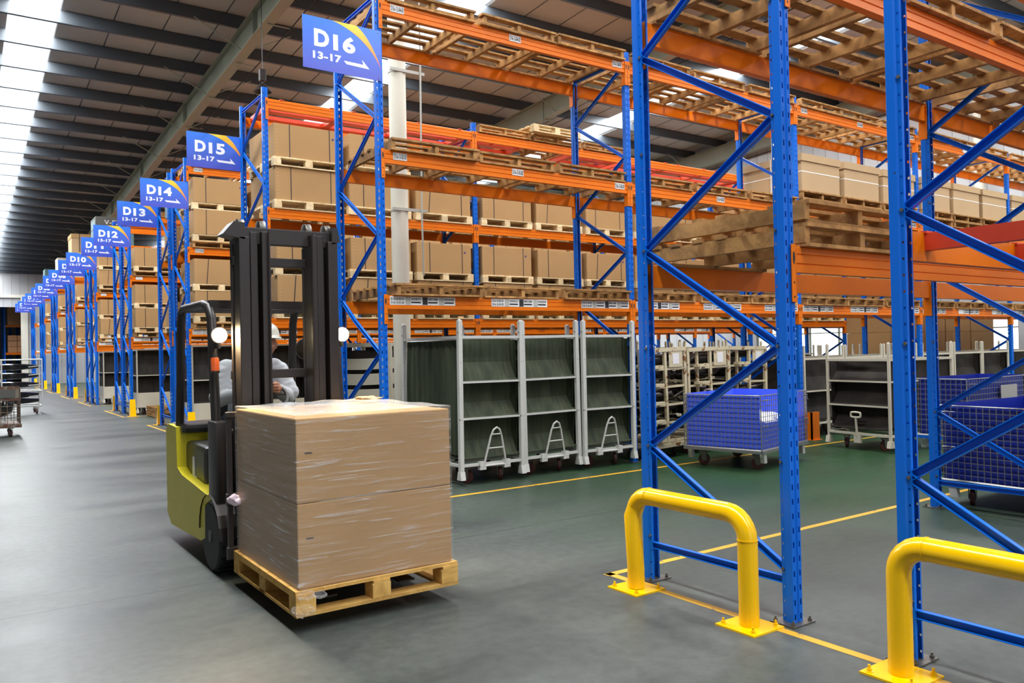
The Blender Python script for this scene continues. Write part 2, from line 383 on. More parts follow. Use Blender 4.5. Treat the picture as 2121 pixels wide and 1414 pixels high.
# ------------------------------------------------------------------ setting
def build_setting():
    # floor: one slab with the painted lines inset in the same mesh
    f = MB(); f.box(-16, -10, -.2, 26, 75, 0)
    def line(x0, y0, x1, y1, w=.055):
        if abs(x1-x0) > abs(y1-y0): f.box(x0, y0-w/2, -.01, x1, y0+w/2, .0012, 1)
        else: f.box(x0-w/2, y0, -.01, x0+w/2, y1, .0012, 1)
    line(-.14, 3.9, 17.5, 3.9); line(-.105, .2, -.105, 3.93); line(-.14, 6.95, 17.5, 6.95, .06); line(-.14, 6.95, -.14, 12.7)
    for y0 in (15.55, 21.65, 27.6, 33.3, 39.5, 45.7, 51.9):
        line(-.2, y0, -.2, y0+3.1, .05); line(-.22, y0, .6, y0, .05); line(-.22, y0+3.1, .6, y0+3.1, .05)
    struct(obj('floor', f.mesh('floor', [FLOOR, YLINE])))
    # roof panels between skylight strips
    roof = MB(); edges = [-16] + sorted(sum([[a, b] for a, b in SKY], [])) + [18.6]
    for i in range(0, len(edges), 2):
        x0, x1 = edges[i], edges[i+1]
        for y0, y1 in ((-10, 56),):
            z0, z1 = roof_z(y0)+.27, roof_z(y1)+.27
            roof.add([(x0, y0, z0), (x1, y0, z0), (x1, y1, z1), (x0, y1, z1), (x0, y0, z0+.08), (x1, y0, z0+.08), (x1, y1, z1+.08), (x0, y1, z1+.08)],
                     [(0, 3, 2, 1), (4, 5, 6, 7), (0, 1, 5, 4), (1, 2, 6, 5), (2, 3, 7, 6), (3, 0, 4, 7)])
        x = x0+.95
        while x < x1-.3 and x1 < 19:   # panel joints: small raised ribs
            for y0, y1 in ((-10, 56),):
                z0, z1 = roof_z(y0)+.268, roof_z(y1)+.268
                roof.add([(x, y0, z0), (x+.02, y0, z0), (x+.02, y1, z1), (x, y1, z1), (x, y0, z0-.006), (x+.02, y0, z0-.006), (x+.02, y1, z1-.006), (x, y1, z1-.006)],
                         [(0, 3, 2, 1), (4, 5, 6, 7), (0, 1, 5, 4), (1, 2, 6, 5), (2, 3, 7, 6), (3, 0, 4, 7)], 1)
            x += .95
    struct(obj('ceiling', roof.mesh('ceiling', [ROOF, PURLIN])))
    for i, (a, b) in enumerate(SKY):
        g = MB(); y0, y1 = -10, 56; n = 12
        vs = []
        for k in range(n+1):
            x = a+(b-a)*k/n; dz = .03*(k % 2)
            vs += [(x, y0, roof_z(y0)+.33+dz), (x, y1, roof_z(y1)+.33+dz)]
        g.add(vs, [(2*k, 2*k+2, 2*k+3, 2*k+1) for k in range(n)])
        w = struct(obj('window_%d' % (i+1), g.mesh('window_pane', GLASS)))
    # purlins, C-section running across the bays
    pm = MB(); h = .25
    pm.box(-16, 0, 0, 18.3, .005, h); pm.box(-16, 0, 0, 18.3, .075, .006); pm.box(-16, 0, h-.006, 18.3, .075, h); pm.box(-16, .07, 0, 18.3, .075, .02)
    pme = pm.mesh('purlin', PURLIN)
    n = 1
    for k in range(-18, 27):
        y = 18.25+1.43*k
        if y > 55.3 or y < -8: continue
        struct(obj('trim_%d' % n, pme, None, (0, y, roof_z(y)))); n += 1
    # rafters: welded I beams following the roof slope
    for X in (1.46, 9.75, 17.9, -6.8):
        y0, y1 = -9, 55.4
        r = MB(); t = -.03
        def slab(xa, xb, za, zb):
            vs = []
            for y in (y0, y1):
                z = roof_z(y)
                vs += [(xa, y, z+za), (xb, y, z+za), (xb, y, z+zb), (xa, y, z+zb)]
            r.add(vs, [(0, 1, 2, 3), (7, 6, 5, 4), (0, 4, 5, 1), (1, 5, 6, 2), (2, 6, 7, 3), (3, 7, 4, 0)])
        slab(-.006, .006, -.52, -.02); slab(-.11, .11, -.53, -.515); slab(-.11, .11, -.02, -.003)
        for y in [9.9+6*k for k in range(-2, 8)]:
            r.box(-.1, y, roof_z(y)-.515, .1, y+.012, roof_z(y)-.02)
        ra = struct(obj('trim_%d' % n, r.mesh('rafter', RAFTER), None, (X, 0, 0))); n += 1
        if X > -5:
            b = MB(); b.tube([(-1.0, 0, .04), (-.02, 0, -.47)], .012, 6); bl = b.mesh('flange_brace', RAFTER)
            b = MB(); b.tube([(1.0, 0, .04), (.02, 0, -.47)], .012, 6); br = b.mesh('flange_brace', RAFTER)
            for k in range(-4, 24, 2):
                y = 18.25+1.43*k-1.43
                if y > 54: break
                obj('flange_brace', bl, ra, (0, y, roof_z(y))); obj('flange_brace', br, ra, (0, y, roof_z(y)))
            b = MB()
            for y in (15.2, 17.3, 19.6, 22, 25, 28):
                z = roof_z(y)-.55; b.box(-.02, y, z, .42, y+.03, z+.012)
            b.tube([(.3, 8, roof_z(8)-.6), (.42, 15.2, roof_z(15.2)-.56), (.3, 22, roof_z(22)-.58), (.4, 30, roof_z(30)-.58)], .012, 6, 1)
            obj('cable_tray', b.mesh('cable_tray', [RAFTER, RUBBER]), ra)
    # walls
    w = MB(); w.box(-16, 55.5, 4.6, -.25, 55.7, 6.9); w.box(-.25, 55.5, 0, 18.5, 55.7, 6.9); w.box(-16, 55.38, 5.15, 18.3, 55.5, 5.32, 1); w.box(-.45, 55.3, 0, -.1, 55.5, 5.2, 1)
    struct(obj('wall_far', w.mesh('wall_far', [CORR, COLUMN])))
    w = MB(); X = 18.3
    wy0, wy1, wz0, wz1 = 9.2, 17.2, .95, 2.1
    w.box(X, -10, 0, X+.15, wy0, 9.9); w.box(X, wy1, 0, X+.15, 56, 9.9); w.box(X, wy0, 0, X+.15, wy1, wz0); w.box(X, wy0, wz1, X+.15, wy1, 9.9)
    struct(obj('wall_right', w.mesh('wall_right', [CORR])))
    w = MB(); X = -16; w.box(X-.15, -10, 0, X, 72, 9.9)
    struct(obj('wall_left', w.mesh('wall_left', [CORR])))
    w = MB(); w.box(-16, -10.15, 4.4, 18.3, -10, 9.9); w.box(-16, -10.15, 0, -4, -10, 4.4); w.box(1, -10.15, 0, 18.3, -10, 4.4)
    struct(obj('wall_near', w.mesh('wall_near', [CORR])))
    X = 18.3
    w = MB()
    for k in range(9):
        y = wy0+(wy1-wy0)*k/8; w.box(X+.03, y-.02, wz0, X+.09, y+.02, wz1)
    for z in (wz0, wz0+.8, wz1-.03): w.box(X+.03, wy0, z, X+.09, wy1, z+.03)
    wf = struct(obj('window_4', w.mesh('window_frame', RAFTER)))
    g = MB(); g.box(X+.055, wy0, wz0, X+.06, wy1, wz1); obj('pane', g.mesh('pane', CLEAR), wf)
    # round support columns with clamps and thin drop pipe
    for i, (X, Y) in enumerate(((1.46, 9.85), (9.75, 9.85), (17.9, 9.85), (9.75, 34.0))):
        c = MB(); c.lathe([(.118, 0), (.118, roof_z(Y)-.52)], n=24); c.box(-.2, -.2, 0, .2, .2, .02)
        co = struct(obj('support_column', c.mesh('support_column', COLUMN, True), None, (X, Y, 0)))
        if i == 0:
            cl = MB()
            for z in (5.28, 3.38): cl.box(-.16, -.13, z, .36, -.10, z+.04); cl.lathe([(.124, z), (.124, z+.03)], n=20)
            obj('pipe_clamp', cl.mesh('pipe_clamp', GREYPIPE), co)
            p = MB(); p.tube([(.28, -.14, 2.5), (.27, -.14, 3.4), (.29, -.14, 5.3), (.29, -.14, 7.9)], .013, 8)
            obj('drop_pipe', p.mesh('drop_pipe', GREYPIPE), co)
build_setting()

def build_lamps():
    for X, Y, Zt, lab in ((1.22, 14.9, 6.4, 'black dome high bay lamp hanging above the rack under the D15 sign'),
                          (9.6, 17.2, 7.1, 'black dome high bay lamp hanging by the roof girder right of the round column')):
        t = thing('high_bay_lamp', lab, 'lamp', (X, Y, Zt))
        m = MB(); m.lathe([(.03, .16), (.07, .13), (.13, .06), (.17, 0), (.16, 0), (.12, .05), (.03, .12)], n=24); obj('lamp_shade', m.mesh('lamp_shade', FBLACK, True), t)
        m = MB(); m.bev(-.06, -.05, .2, .06, .05, .42, .01); m.lathe([(.02, .14), (.02, .22)], n=8); obj('driver_box', m.mesh('driver_box', FBLACK), t)
        m = MB(); m.tube([(0, 0, .42), (0, 0, roof_z(Y)-.0-Zt)], .008, 6); obj('hanger', m.mesh('hanger', FBLACK), t)
build_lamps()

# ------------------------------------------------------------------ pallet racks
PW, PD, D, BAY, PH = .079, .072, 1.1, 3.46, 5.22
FX = [0, 3.46, 6.92, 10.38, 13.84, 17.3]
def post_mesh():
    m = MB(); pitch = .075; n = int(PH/pitch)
    def strip(P, hu0, hu1, hz, z0=0.0):
        # P(u, z) -> point, u in 0..1 ; holes between hu0..hu1
        cols = [0, hu0, hu1, 1]
        for k in range(n):
            za = k*pitch; zb = za+(pitch-hz)/2; zc = zb+hz; zd = za+pitch
            vs = [P(u, z) for z in (za, zb, zc, zd) for u in cols]
            fs = []
            for r in range(3):
                for c in range(3):
                    if r == 1 and c == 1: continue
                    i = r*4+c; fs.append((i, i+1, i+5, i+4))
            m.add(vs, fs)
        m.add([P(0, n*pitch), P(1, n*pitch), P(1, PH), P(0, PH)], [(0, 1, 2, 3)])
    def flat(a, b): m.add([(a[0], a[1], 0), (b[0], b[1], 0), (b[0], b[1], PH), (a[0], a[1], PH)], [(0, 1, 2, 3)])
    w = PW
    strip(lambda u, z: (.002+u*.026, 0, z), .34, .74, .03); strip(lambda u, z: (w-.028+u*.026, 0, z), .26, .66, .03)
    flat((.028, 0), (.034, .007)); flat((.034, .007), (w-.034, .007)); flat((w-.034, .007), (w-.028, 0))
    for s in (0, 1):
        X = (lambda x: x) if s == 0 else (lambda x: w-x)
        flat((X(.002), 0), (X(0), .002)); flat((X(0), .002), (X(0), .042)); flat((X(0), .042), (X(.008), .05))
        strip(lambda u, z: (X(.008), .05+u*.02, z), .3, .72, .011); flat((X(.008), .07), (X(.022), PD))
    me = m.mesh('post', BLUE); return me
POST = post_mesh()
def beam_mesh(L=BAY-PW):
    prof = [(0, 0), (0, .038), (.006, .042), (.006, .046), (0, .05), (0, .088), (.006, .092), (.006, .096), (0, .1), (0, .13), (.004, .137), (.05, .137), (.05, 0)]
    m = MB(); m.prism(prof, 0, L, 'x'); return m.mesh('beam', ORANGE)
BEAM = beam_mesh()
def connector_mesh():
    # covers the edge of the post face; origin at the beam end, extends to -X
    m = MB(); z0, z1 = -.157, .147
    m.box(-.036, -.008, z0, .0, -.003, z1); m.box(-.002, -.008, z0, .004, .062, z1)
    for z in (-.13, -.055): m.prism([(-.018+.007*a, z+.008*b) for a, b in ((1, 0), (0, 1), (-1, 0), (0, -1))], -.0088, -.008, 'y', 1)  # raised plates, hole shade put into their colour
    m.prism([(-.018+.009*math.cos(t*PI/5), .075+.034*math.sin(t*PI/5)) for t in range(10)], -.0095, -.008, 'y', 1)
    m.box(-.022, -.012, .05, -.014, -.0095, .06, 2)
    return m.mesh('connector', [ORANGE, HOLE_SHADE, STEEL])
CONN = connector_mesh()
def conn_mirror():
    me = CONN.copy(); me.transform(Matrix.Scale(-1, 4, (1, 0, 0))); me.flip_normals(); return me
CONN2 = conn_mirror()
def brace_mesh(p, q, bend=None, name='brace'):
    m = MB()
    if bend: m.chan(p, bend, .04, .028); m.chan(bend, q, .04, .028)
    else: m.chan(p, q, .04, .028)
    return m.mesh(name, BLUE)
def zig(zs, first_near=True):
    pts = []
    for i, z in enumerate(zs):
        near = (i % 2 == 0) == first_near
        pts.append((.022, .055 if near else D-.055, z))
    return pts
ZS = [.28, .84, 1.45, 2.06, 2.67, 3.28, 3.88, 4.5, 5.05]
ZS15 = [.28, .9, 1.5, 2.1, 2.72, 3.35, 3.87, 4.52, 5.08]
BR = {}
def braces(key, zs, fn, bend=False):
    if key in BR: return BR[key]
    pts = zig(zs, fn); out = []
    for i, (a, b) in enumerate(zip(pts, pts[1:])):
        bd = None
        if bend and i == 2: bd = (.02, b[1]+(a[1]-b[1])*.36, b[2]+(a[2]-b[2])*.50+.06)
        out.append(brace_mesh(a, b, bd))
    for z in (.22, 5.12): out.append(brace_mesh((.022, .055, z), (.022, D-.055, z)))
    BR[key] = out; return out
def plate_mesh():
    m = MB(); m.box(-.05, -.04, 0, .13, .11, .008)
    for x, y in ((-.03, -.02), (.11, -.02), (-.03, .09), (.11, .09)): m.lathe([(.011, .008), (.011, .02), (.006, .02), (.006, .032)], (x, y, 0), 6, 1)
    return m.mesh('base_plate', [STEEL, STEEL])
PLATE = plate_mesh()
BOLTS = None
def bolt_mesh():
    m = MB()
    for z in ZS:
        for y in (.06, D-.06): m.lathe([(.009, -.006), (.009, .0), (.005, .004)], (0.006, y, z), 6, 0, 'x')
    return m.mesh('frame_bolts', STEEL)
BOLTS = bolt_mesh()
def upright(parent, x, y, key='std', zs=ZS, fn=True, bend=False):
    f = obj('upright_frame', BOLTS, parent, (x, y, 0))
    obj('post', POST, f); obj('post', POST, f, (PW, D, 0), PI)
    for m in braces(key, zs, fn, bend): obj('brace', m, f, (.018, 0, 0))
    obj('base_plate', PLATE, f); obj('base_plate', PLATE, f, (PW, D, 0), PI)
    return f
def code_label(txt, w=.16, h=.075):
    m = MB(); m.box(0, -.0015, 0, w, 0, h); return m.mesh('location_label', PAPER)
LABEL = code_label('')
def strip_label():
    m = MB(); m.box(0, -.0015, 0, .78, 0, .088)
    for x in (.17, .37, .57): m.box(x+.01, -.0025, .004, x+.07, -.0015, .084, 1 if x != .37 else 2)
    random.seed(3)
    for x in (.245, .445, .645):
        for k in range(22): m.box(x+k*.0055, -.0025, .05, x+k*.0055+random.choice((.0015, .003)), -.0015, .075, 2)
        m.box(x, -.0025, .02, x+.115, -.0015, .036, 2)
    return m.mesh('location_label', [PAPER, GREYPIPE, INK])
STRIPLABEL = strip_label()
LEV = {1: 1.973, 2: 3.525, 3: 5.065}   # beam top heights
LEV16 = {1: 2.045, 2: 3.545, 3: 5.085}
RED_BAR = None
def rack(num, y, nb=5, label=None, lev=LEV, zs=ZS, fn=True, key='std', labels=1, lv=(1, 2, 3), f0=0):
    r = thing('pallet_rack', label, 'pallet rack', (0, y, 0), 0, 'rows of blue and orange pallet racking')
    for i in range(f0, nb+1):
        if num == 16 and i == 0: upright(r, FX[i], 0, 'bent', zs, fn, True)
        else: upright(r, FX[i], 0, key, zs, fn)
    for b in range(f0, nb):
        for L in lv:
            z = lev[L]-.137
            for side in (0, 1):
                if side == 0: o = obj('beam', BEAM, r, (FX[b]+PW, -.004, z))
                else: o = obj('beam', BEAM, r, (FX[b+1], D+.004, z), PI)
                obj('connector', CONN, o); obj('connector', CONN2, o, (BAY-PW, 0, 0))
                if side == 0 and labels:
                    if L == 1:
                        for k, xx in enumerate((.03, 1.28, 2.58)):
                            if num <= 14 and k == 1 and b > 1: continue
                            s = obj('location_label', STRIPLABEL, o, (xx, -.0005, .04))
                            if num >= 14 and b < 2:
                                # two printed location codes on each strip
                                pass
                    elif labels > 1 and b < 4 or b < 1:
                        for k, xx in enumerate((.1, 1.6, 3.17)):
                            s = obj('location_label', LABEL, o, (xx, -.0005, .045))
                    if labels > 1 and b < 3:
                        for k in range(3):
                            if L == 1:
                                for row in (0, 1):
                                    tm = text_mesh('D%02d-%d-%02d-%02d' % (num, 13+b, 2-row, k+1), .15, .026, INK, .015)
                                    obj('lettering', tm, o, ((.03, 1.28, 2.58)[k]+.012, -.003, .09-row*.038))
                            else:
                                tm = text_mesh('D%02d-%d-%02d-%02d' % (num, 13+b, L+1, k+1), .145, .052, INK, .01)
                                obj('lettering', tm, o, ((.1, 1.6, 3.17)[k]+.008, -.003, .056))
    return r
ROWS = {18: .93, 17: 2.6, 16: 7.455, 15: 11.12, 14: 15.85, 13: 17.3, 12: 21.99, 11: 23.26, 10: 28.02, 9: 29.24, 8: 33.76, 7: 35.1, 6: 39.95, 5: 41.2, 4: 46.17, 3: 47.4, 2: 52.3, 1: 53.5}
def build_racks():
    rack(18, ROWS[18], 2, 'blue and orange pallet rack behind the right yellow barrier, cut by the photo edge', labels=0, lv=(1, 2))
    rack(17, ROWS[17], 4, 'nearest whole blue and orange pallet rack, behind the left yellow barrier', labels=0)
    rack(16, ROWS[16], 5, 'blue and orange pallet rack of empty brown pallets that carries the D16 sign', LEV16, labels=2)
    rack(15, ROWS[15], 5, 'blue and orange pallet rack with red top bars that carries the D15 sign', zs=ZS15, key='z15', labels=0)
    rack(14, ROWS[14], 5, 'blue and orange pallet rack of strapped cartons that carries the D14 sign', labels=2)
    rack(13, ROWS[13], 5, 'blue and orange pallet rack back to back with the D14 rack, carrying the D13 sign', labels=0)
    for n in range(12, 0, -1):
        rack(n, ROWS[n], 3 if n > 8 else 1, 'blue and orange pallet rack in the distance, carrying the D%02d sign' % n, labels=1 if n % 2 == 0 else 0)
build_racks()

# red support bars lying across the top beams
def bars_mesh():
    m = MB(); m.box(-.03, -.02, -.05, .03, D+.02, .012); return m.mesh('support_bar', RED)
def red_grid_mesh(L=1.05):
    # red pallet support frame: two cross bars and two rails
    m = MB()
    for x in (0, L): m.box(x-.03, .05, -.06, x+.03, D-.05, .01)
    for y in (.45, .86): m.box(0, y-.08, -.06, L, y+.08, -.005)
    for x in (.1, .85): m.box(x-.03, -.012, .0, x+.03, .06, .012)
    return m.mesh('pallet_support_frame', RED)
def build_red():
    g = red_grid_mesh()
    for b in range(5):
        for k in range(3):
            if b == 1 and k in (1,): continue
            o = obj('pallet_support_frame', g, None, (FX[b]+.18+k*1.1, ROWS[15], LEV[3]))
            tag(o, 'red steel support frame on the top beams of the D15 rack, %s from the aisle' % ORD[b*3+k], 'support frame', 'red support frames across the top of the D15 rack')
    m = MB(); m.box(-.03, -.05, -.085, .03, D+.01, -.004); m.box(-.035, -.06, -.004, .035, .05, .006); m.box(-.035, D-.05, -.004, .035, D+.03, .006)
    me = m.mesh('support_bar', RED)
    for k, x in enumerate((.25, 1.18, 1.9, 2.7)):
        o = obj('support_bar', me, None, (x, ROWS[18]-.01, LEV[1]))
        tag(o, 'red steel crossbar on low beams of the rack at the right edge, %s from aisle' % ORD[k], 'crossbar', 'red crossbars at the right edge')
build_red()

# ------------------------------------------------------------------ pallets and cartons
def pallet_old(lod=0, W=1.06, L=1.17, H=.125):
    """stringer pallet: origin bottom centre; stringers run along Y"""
    mats = OLDWOOD
    def deck():
        m = MB(); rnd = random.Random(5)
        for k in range(7):
            y = -L/2+.05+k*(L-.1)/6; j = rnd.uniform(-.008, .008); w = .048 if k not in (0, 6) else .055
            m.box(-W/2+rnd.uniform(-.01, .01), y-w+j*0, H-.02, W/2+rnd.uniform(-.01, .01), y+w*.62, H+rnd.uniform(-.002, .002))
        return m
    def stringer(): return MB().box(-.022, -L/2+.01, .02, .022, L/2-.01, H-.02)
    def bottom(y0=-.05, y1=.05): return MB().box(-W/2, y0, 0, W/2, y1, .02)
    if lod:
        m = deck()
        for x in (-W/2+.03, 0, W/2-.03): m.box(x-.022, -L/2+.01, .02, x+.022, L/2-.01, H-.02)
        for y in (-L/2+.05, L/2-.05): m.box(-W/2, y-.05, 0, W/2, y+.05, .02)
        return m.mesh('wooden_pallet', mats)
    return deck().mesh('deck', mats), stringer().mesh('stringer', mats), bottom().mesh('bottom_board', mats), W, L, H
def pallet_block(lod=0, W=1.04, L=1.15, H=.13, mat=None, tight=False):
    mat = mat or NEWWOOD
    d = MB(); rnd = random.Random(2)
    for k in range(7):
        y = -L/2+.055+k*(L-.11)/6; d.box(-W/2, y-(.083 if tight and k else .05), H-.018, W/2, y+(.083 if tight and k < 6 else .05), H)
    for x in (-W/2+.05, 0, W/2-.05): d.box(x-.05, -L/2, H-.036, x+.05, L/2, H-.018)
    blk = MB(); blk.bev(-.055, -.055, 0, .055, .055, H-.054, .004)
    bot = MB(); bot.box(-W/2, -.05, 0, W/2, .05, .018)
    if tight:
        for x in (-W/2, W/2-.1): d.box(x, -L/2+.1, 0, x+.1, L/2-.1, .018)
    pos = [(x, y) for x in (-W/2+.055, 0, W/2-.055) for y in (-L/2+.055, 0, L/2-.055)]
    if lod:
        for x, y in pos: d.box(x-.055, y-.055, .018, x+.055, y+.055, H-.036)
        for y in (-L/2+.05, 0, L/2-.05): d.box(-W/2, y-.05, 0, W/2, y+.05, .018)
        return d.mesh('wooden_pallet', mat)
    return d.mesh('deck', mat), blk.mesh('block', mat), bot.mesh('bottom_board', mat), pos, L
OLD = pallet_old(); OLD_L = pallet_old(1); NEW_L = pallet_block(1); NEW = pallet_block()
def make_old(loc, label, rz=0, group=None):
    d, s, b, W, L, H = OLD; t = thing('wooden_pallet', label, 'pallet', loc, rz, group)
    obj('deck', d, t)
    for x in (-W/2+.03, 0, W/2-.03): obj('stringer', s, t, (x+random.uniform(-.02, .02), 0, 0))
    for y in (-L/2+.05, L/2-.05): obj('bottom_board', b, t, (0, y, 0))
    return t
def make_new(loc, label, rz=0, group=None, parts=None):
    d, k, b, pos, L = parts or NEW; t = thing('wooden_pallet', label, 'pallet', loc, rz, group)
    obj('deck', d, t)
    for x, y in pos: obj('block', k, t, (x, y, .018))
    for y in (-L/2+.05, 0, L/2-.05): obj('bottom_board', b, t, (0, y, 0))
    return t
def simple(name, mesh, loc, label, cat, group=None, rz=0): return tag(obj(name, mesh, None, loc, rz), label, cat, group)

def carton_meshes(w=1.0, d=1.12, h=.475):
    m = MB(); m.bev(-w/2, -d/2, 0, w/2, d/2, h, .008)
    for k in range(9): z = .04+k*(h-.08)/8; m.box(-w/2+.03, -d/2-.0015, z-.004, -w/2+.055, -d/2, z+.004, 1)
    body = m.mesh('carton', [CARD, CARDEDGE])
    s = MB(); t = .0025
    s.box(-.006, -d/2-t, -.001, .006, d/2+t, h+t); strap = s.mesh('strap', STRAP)
    q = MB(); q.lathe([(.018, -.0012), (.018, 0)], n=14, axis='y'); dot = q.mesh('ink_dot', DOT)
    return body, strap, dot, w, d, h
CART = carton_meshes()
def make_carton(loc, label, group=None, dot=True, lod=0, rz=0, tilt=0):
    b, s, q, w, d, h = CART
    o = simple('carton', b, loc, label, 'carton', group, rz)
    obj('strap', s, o, (-w*.27, 0, 0), rot=(0, tilt, 0))
    if not lod: obj('strap', s, o, (w*.33, 0, 0))
    if dot: obj('ink_dot', q, o, (w*.38, -d/2-.001, h*.72))
    return o
def lid_carton_meshes(w=1.0, d=1.12, h=.56):
    m = MB(); m.bev(-w/2+.01, -d/2+.01, 0, w/2-.01, d/2-.01, h, .006); body = m.mesh('lidded_carton', CARDL)
    m = MB(); m.box(-w/2-.008, -d/2-.008, h-.1, w/2+.008, d/2+.008, h+.012); lid = m.mesh('lid', CARDL)
    s = MB(); t = .002; s.box(-w/2-t+.01, -d/2-t+.01, h*.52, w/2+t-.01, d/2+t-.01, h*.52+.014)
    s.box(-w/2-.011, -.007, -.001, w/2+.011, .007, h+.015)
    return body, lid, s.mesh('strap', WSTRAP)
LCART = lid_carton_meshes()
SHELF = {1: 'lowest', 2: 'middle', 3: 'top'}
def slot_x(b, k): return FX[b]+.08+.58+k*1.12
def build_loads():
    # D16: empty weathered pallets on all three levels
    for L in (3, 2, 1):
        for b in range(5):
            for k in range(3):
                if L == 2 and b in (2, 3, 4): continue
                z = LEV16[L]; x = slot_x(b, k)+random.uniform(-.03, .03); rz = random.uniform(-.02, .02)
                n = b*3+k
                lab = 'empty weathered brown pallet on the %s beams of the D16 rack, %s from the aisle' % (SHELF[L], ORD[n])
                g = 'empty pallets on the D16 rack'
                y = ROWS[16]+D/2+random.uniform(-.03, .02)
                if b < 3: make_old((x, y, z), lab, rz, g)
                else: simple('wooden_pallet', OLD_L, (x, y, z), lab, 'pallet', g, rz)
    # D16 middle level, bays 3..5: lidded cartons on pairs of pallets
    body, lid, st = LCART
    for b in (2, 3, 4):
        for k in range(3):
            x = slot_x(b, k); y = ROWS[16]+D/2; z = LEV16[2]; n = (b-2)*3+k
            for j in (0, 1):
                simple('wooden_pallet', OLD_L, (x, y, z+.127*j), '%s pallet of two under the %s lidded tan carton on the D16 rack' % (('lower', 'upper')[j], ORD[n]), 'pallet', 'pallets under the lidded cartons')
            o = simple('lidded_carton', body, (x, y, z+.255), 'tan lidded carton with white straps on the D16 rack, %s of its row' % ORD[n], 'carton', 'tan lidded cartons with white straps')
            obj('lid', lid, o); obj('strap', st, o)
    # D17: big pallets over the near bay
    for L, sl in ((2, ((0, 0), (0, 1), (0, 2), (1, 0), (1, 1), (1, 2))), (1, ((0, 0),)), (3, ((0, 0), (0, 1), (0, 2), (1, 0), (1, 1)))):
        for b, k in sl:
            make_old((slot_x(b, k), ROWS[17]+D/2-.01, LEV[L]), 'empty weathered pallet, %s beams of the rack behind left yellow barrier, %s from aisle' % (SHELF[L], ORD[b*3+k]), random.uniform(-.02, .02), 'empty pallets on the nearest whole rack')
    make_old((slot_x(0, 0)+.02, ROWS[17]+D/2+.01, LEV[1]+.127), 'weathered pallet lying on top of another, behind the two nearest blue posts', .015, 'empty pallets on the nearest whole rack')
    for b, k in ((0, 0), (0, 1), (0, 2)):
        make_old((slot_x(b, k)+.12, ROWS[18]+D/2, LEV[2]), 'empty pallet high on rack at the right photo edge, %s from the aisle' % ORD[k], 0, 'empty pallets on the right edge rack')
    # D15: strapped cartons on pale pallets
    def stack(row, L, b, k, tiers, z0=None, extra=0, x=None, y=None, lod=0, sign=''):
        z = LEV[L] if z0 is None else z0; x = slot_x(b, k) if x is None else x; y = ROWS[row]+D/2 if y is None else y
        where = 'on the %s beams of rack %s, %s stack from the aisle' % (SHELF[L], sign, ORD[b*3+k])
        g = 'strapped cartons on the %s rack' % sign
        for e in range(extra):
            simple('wooden_pallet', OLD_L, (x, y, z), 'brown spare pallet '+where, 'pallet', 'pallets on the %s rack' % sign); z += .127
        for t in range(tiers):
            tier = ('lower', 'upper')[t] if tiers == 2 else 'single'
            lp = '%s pale pallet ' % tier+where
            if lod == 0 and b < 2: make_new((x, y, z), lp, 0, 'pallets on the %s rack' % sign)
            else: simple('wooden_pallet', NEW_L, (x, y, z), lp, 'pallet', 'pallets on the %s rack' % sign)
            z += .131
            make_carton((x+random.uniform(-.01, .01), y+random.uniform(-.02, .02), z), '%s strapped carton ' % tier+where, g, dot=random.random() < .8, lod=lod, rz=random.uniform(-.012, .012), tilt=random.choice((0, 0, .08)))
            z += .478
    for b in range(5):
        for k in range(3):
            up = 2 if (b == 0 and k < 2) or (b == 3) else 1
            stack(15, 2, b, k, up, sign='D15', lod=0 if b < 2 else 1)
            stack(15, 1, b, k, 2, sign='D15', lod=0 if b < 2 else 1)
    for L in (2, 1):
        for b in range(5):
            for k in range(3): stack(14, L, b, k, 2 if b < 1 or L == 1 else 1, extra=1, sign='D14', lod=1)
    for k in range(3):
        simple('wooden_pallet', OLD_L, (slot_x(0, k), ROWS[14]+D/2, LEV[3]), 'empty brown pallet on the top beams of the D14 rack, %s from the main aisle' % ORD[k], 'pallet', 'pallets on the D14 rack')
        simple('wooden_pallet', OLD_L, (slot_x(1, k), ROWS[15]+D/2, LEV[3]+.012), 'empty brown pallet on the red bars of the D15 rack, %s from the aisle' % ORD[3+k], 'pallet', 'pallets on the D15 rack')
    simple('wooden_pallet', NEW_L, (slot_x(1, 1)-.1, ROWS[15]+.42, LEV[3]+.14), 'pale pallet resting on a brown one high on the red topped D15 rack', 'pallet')
    for row in (13,):
        for L in (1, 2):
            for b in range(2):
                for k in range(3): stack(row, L, b, k, 1, sign='D%d' % row, lod=1)
    for row in (12, 10, 8, 6, 4):
        for L in (1, 2):
            for k in range(2 if row > 8 else 1):
                stack(row, L, 0, k, 2 if L == 1 or row == 10 else 1, extra=1, sign='D%02d' % row, lod=1)
    for row in (12, 8):
        for k in range(2): simple('wooden_pallet', OLD_L, (slot_x(0, k), ROWS[row]+D/2, LEV[3]), 'brown pallet on the top beams of the D%02d rack, %s from the main aisle' % (row, ORD[k]), 'pallet', 'pallets on the D%02d rack' % row)
    # odd goods on top of the far racks
    m = MB(); m.bev(-.55, -.55, 0, .55, .55, .38, .01); m.box(-.555, -.4, .03, -.55, .4, .3, 1)
    o = simple('grey_crate', m.mesh('grey_crate', [GREYBOX, TEAL]), (.62, ROWS[10]+.6, LEV[3]+.5), 'dark grey lettered crate on top of the rack behind the D12 sign', 'crate')
    obj('lettering', text_mesh('V-EMB', .62, .14, PAPER, .01), o, (-.3, -.556, .14))
    m = MB(); m.bev(-.55, -.55, 0, .55, .55, .5, .01)
    simple('teal_crate', m.mesh('teal_crate', TEAL), (.62, ROWS[10]+.6, LEV[3]), 'teal grey crate under the dark lettered crate behind the D12 sign', 'crate')
